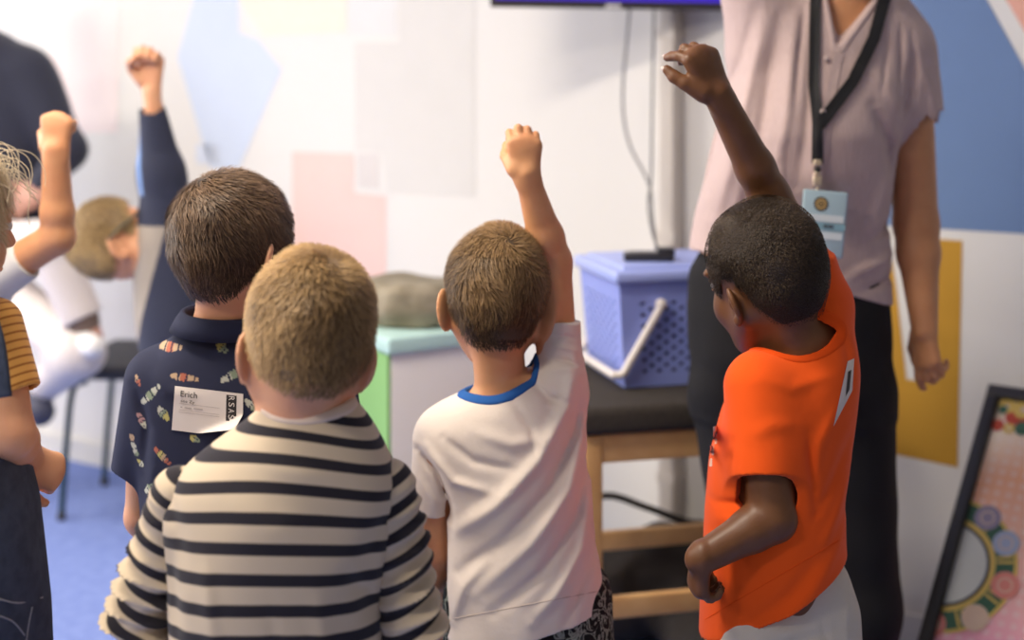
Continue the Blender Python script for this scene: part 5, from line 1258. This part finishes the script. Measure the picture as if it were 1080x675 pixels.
# ------------------------------------------------------------------ blond child with glasses leaning over, sleeve up
def glasses_child():
    Y = 3.25; s = .99
    root = empty('child', (at(215, 450, Y)[0], Y, 0), 'blond child with glasses tipping his head sideways, navy sleeve raised straight up', 'person')
    c = at(121, 253, Y); zl = unit((-.66, -.05, .75)); yl = unit(np.array([.75, .30, .60])-zl*np.dot((.75, .30, .60), zl)); xl = np.cross(yl, zl); R = np.stack([xl, yl, zl], 1)
    rows = [(208, 160, 192, .04), (222, 152, 203, .05), (240, 146, 210, .062), (262, 142, 216, .072), (290, 141, 222, .082), (330, 144, 230, .09), (370, 150, 240, .095), (420, 160, 255, .10), (480, 165, 262, .105)]
    B = Field(.0035); add_head(B, c, R, s, ears=1.1); B.cone(c+R@np.array([0, -.018, -.05]), P3(163, 268, Y), .042, .045, .02); B.add(f_loft(px_rows(rows, Y, shrink=.014)), .02)
    add_arm(B, P3(180, 238, Y), P3(168, 165, Y-.01), P3(160, 96, Y-.02), (.032, .030, .026, .0195), .012)
    add_hand(B, P3(160, 90, Y-.02), (-.03, .0, 1), (.30, .95, 0), 1, L=.066, W=.062, fl=.056, fr=.0085, curl=(48, 98, 60), thumb=[(.8, .55, -.4), (.8, -.3, -.8), (.3, -.8, -.5)], k=.003)
    add_arm(B, P3(205, 262, Y), P3(224, 340, Y+.04), P3(200, 390, Y+.12), (.030, .0265, .025, .019)); add_hand(B, P3(200, 390, Y+.12), (-.6, .7, -.3), (.8, .5, 0), -1, L=.05, W=.048, fl=.048, curl=(30, 40, 20))
    legs_and_shoes(root, B, .54, at(212, 600, Y)[0], Y, -30, M['dark_tr'], M['shoe'], thigh=.070, gap=.055)
    build(B, 'body', M['skin_a'], root); eyes(root, c, R, s, EYE)
    nv = np.array(srgb(48, 52, 72)); gy = np.array(srgb(164, 154, 142)); lb = np.array(srgb(120, 150, 200))
    def col(V):
        k = FPX/Y; X = CX+V[:, 0]*k; Z = HY+(CAMZ-V[:, 2])*k; g = (X < 186-(Z-225)*.27) & (Z > 236); C = np.where(g[:, None], gy, nv)
        st = (np.abs(X-(149+(Z-150)*.10)) < 3) & (Z < 205) & (Z > 118); return np.where(st[:, None], lb, C)
    S = Field(.003); S.add(f_loft(px_rows(rows, Y)), .02); S.add(f_cone(P3(178, 246, Y), P3(170, 180, Y-.01), .058, .050), .03); S.add(f_cone(P3(170, 185, Y-.01), P3(160, 113, Y-.02), .050, .0300, None, True), .02)
    S.sub(f_cone(P3(161, 122, Y-.02), P3(159, 102, Y-.02), .022, .027), .002); S.add(f_cone(P3(206, 262, Y), P3(224, 345, Y+.04), .045, .038), .03); S.add(f_cone(P3(224, 345, Y+.04), P3(204, 380, Y+.1), .038, .032), .02)
    S.sub(f_ell(P3(156, 262, Y), (.035, .05, .045), R), .006); nz = noise3(91, 22, 2); S.disp(lambda x, y, z: .003*nz(x, y, z))
    build(S, 'sweatshirt', mat('two_tone_jersey', tuple(nv), .9, (500, .4, .001), col_attr='Col'), root, attrs={'Col': col})
    g = MB(); hl = lambda p: c+R@(np.array(p)*s); 
    for sx in (-1, 1):
        g.tube([hl((sx*.083, -.012, .006)), hl((sx*.082, .02, .010)), hl((sx*.060, .082, .008))], .0028, 8)
        pts = [hl((sx*.031+math.cos(a)*.021, .093, .0+math.sin(a)*.016)) for a in np.linspace(0, 2*math.pi, 17)]; g.tube(pts, .0018, 6, smooth=False)
    g.tube([hl((-.011, .094, .004)), hl((0, .098, .006)), hl((.011, .094, .004))], .0018, 6); g.build('glasses', mat('dark_olive_frame', srgb(70, 74, 62), .4), root)
    line = ([-.2, -.045, -.030, -.012, .018, .030, .046, .058, .066, .2], [-.066, -.062, -.040, .012, .014, -.010, -.008, .045, .056, .060])
    make_hair(root, c, R, s, M['h_blond'], mat('hair_cap_b3', (.22, .15, .08), .8), t=.008, n=7000, ln=.02, wd=.0016, lift=.004, seed=92, h=.0035, line=line)
glasses_child()

# ------------------------------------------------------------------ adult sitting at the far left
def adult():
    Y = 4.35
    root = empty('man', (at(-20, 260, Y)[0], Y, 0), 'adult in a dark navy sweater and pale beige trousers, sitting with legs crossed', 'person')
    c = at(-48, -38, Y); R = rotm(yaw=-140, pitch=-10); s = 1.15
    rows = [(26, -75, -15, .06), (38, -95, 10, .075), (52, -105, 34, .09), (75, -112, 50, .105), (110, -112, 60, .12), (150, -108, 62, .125), (200, -104, 58, .125), (250, -104, 52, .13), (275, -100, 50, .13)]
    B = Field(.005); add_head(B, c, R, s); B.cone(c+R@np.array([0, -.018, -.06]), P3(-45, 40, Y), .055, .06, .03); B.add(f_loft(px_rows(rows, Y, shrink=.02)), .02)
    add_arm(B, P3(36, 75, Y), P3(74, 160, Y-.06), P3(34, 212, Y-.17), (.05, .042, .036, .027), .02)
    add_hand(B, P3(40, 205, Y-.17), (-.85, -.15, -.4), (.2, -.9, .4), 1, L=.075, W=.075, fl=.07, fr=.0105, curl=(45, 50, 30), k=.005)
    add_arm(B, P3(-95, 75, Y), P3(-110, 170, Y-.06), P3(-20, 216, Y-.2), (.05, .042, .036, .027), .02); add_hand(B, P3(-20, 216, Y-.2), (.85, -.1, .1), (.2, -.9, .4), -1, L=.07, W=.07, fl=.065, fr=.01, curl=(50, 60, 30), k=.005)
    # leg crossed over: hip, knee, ankle
    hA, kA, aA = P3(-20, 262, Y-.05), P3(52, 258, Y-.40), P3(90, 345, Y-.42); hB, kB, aB = P3(-40, 275, Y), P3(84, 372, Y-.42), P3(40, 412, Y-.26)
    B.cone(hA, kA, .07, .055, .02); B.cone(kA, aA+(aA-kA)*.12, .05, .036, .02); B.cone(hB, kB, .07, .055, .02); B.cone(kB, aB, .05, .034, .02)
    build(B, 'body', mat('far_skin', srgb(196, 146, 128), .5), root); eyes(root, c, R, s, EYE)
    S = Field(.005); S.add(f_loft(px_rows(rows, Y)), .02)
    for a, b_, cc in (((30, 78, 0), (72, 158, -.06), (44, 196, -.14)), ((-90, 78, 0), (-108, 168, -.06), (-34, 212, -.18))):
        p, q, t = [P3(x, y, Y+o) for x, y, o in (a, b_, cc)]; S.cone(p, q, .075, .058, .04); S.cone(q, t, .058, .044, .03)
    S.sub(f_ell(P3(-45, 28, Y), (.065, .065, .03)), .01); nz = noise3(95, 16, 2); S.disp(lambda x, y, z: .004*nz(x, y, z)); build(S, 'sweater', M['navy_sw'], root)
    T = Field(.005); T.add(f_ell(P3(-24, 275, Y), (.19, .14, .11)), .03); T.cone(hB, kB, .085, .066, .04); T.cone(kB, aB-(aB-kB)*.1, .062, .050, .03, cap=True); T.cone(hA, kA, .085, .068, .03); T.cone(kA, P3(87, 336, Y-.42), .062, .056, .02, cap=True)
    T.disp(lambda x, y, z: .003*nz(x, y, z)); build(T, 'trousers', M['beige_tr'], root)
    K = Field(.004); K.cone(P3(88, 338, Y-.42), P3(90, 352, Y-.42), .044, .040, .01); build(K, 'sock', mat('brown_sock', srgb(110, 92, 84), .9), root)
    F1 = Field(.005); F1.cone(P3(88, 356, Y-.42), P3(70, 366, Y-.38), .040, .034, .02); F1.cone(P3(86, 362, Y-.42), P3(100, 366, Y-.50), .038, .030, .02); build(F1, 'shoe', M['shoe_w'], root)
    F2 = Field(.005); F2.cone(P3(28, 404, Y-.26), P3(42, 434, Y-.32), .048, .042, .02); F2.cone(P3(30, 405, Y-.26), P3(30, 420, Y-.24), .036, .034, .02); build(F2, 'shoe', mat('navy_shoe', srgb(62, 64, 84), .6), root)
    make_hair(root, c, R, s, M['h_umber'], mat('hair_cap_a', (.04, .026, .019), .8), n=0, t=.012, h=.006)
    # the tall stool he sits on
    b0 = at(-30, 300, Y); zt = P3(0, 316, Y)[2]; r = empty('bar_stool', (b0[0], Y, 0), 'tall wooden bar stool that the adult in the navy sweater sits on', 'bar stool')
    b = MB(); b.cyl((b0[0], Y, zt-.03), (b0[0], Y, zt), .17, .17, 32); b.build('seat', M['wood'], r)
    for i in range(4):
        a = math.pi/4+i*math.pi/2; b = MB(); b.cyl((b0[0]+.13*math.cos(a), Y+.13*math.sin(a), zt-.03), (b0[0]+.20*math.cos(a), Y+.20*math.sin(a), 0), .016, .016, 12); b.build('leg', M['wood'], r)
    b = MB(); z = .27; n = 4
    for i in range(4):
        a = math.pi/4+i*math.pi/2; a2 = a+math.pi/2; b.cyl((b0[0]+.175*math.cos(a), Y+.175*math.sin(a), z), (b0[0]+.175*math.cos(a2), Y+.175*math.sin(a2), z), .011, .011, 10)
    b.build('foot_rest', M['wood'], r)
adult()
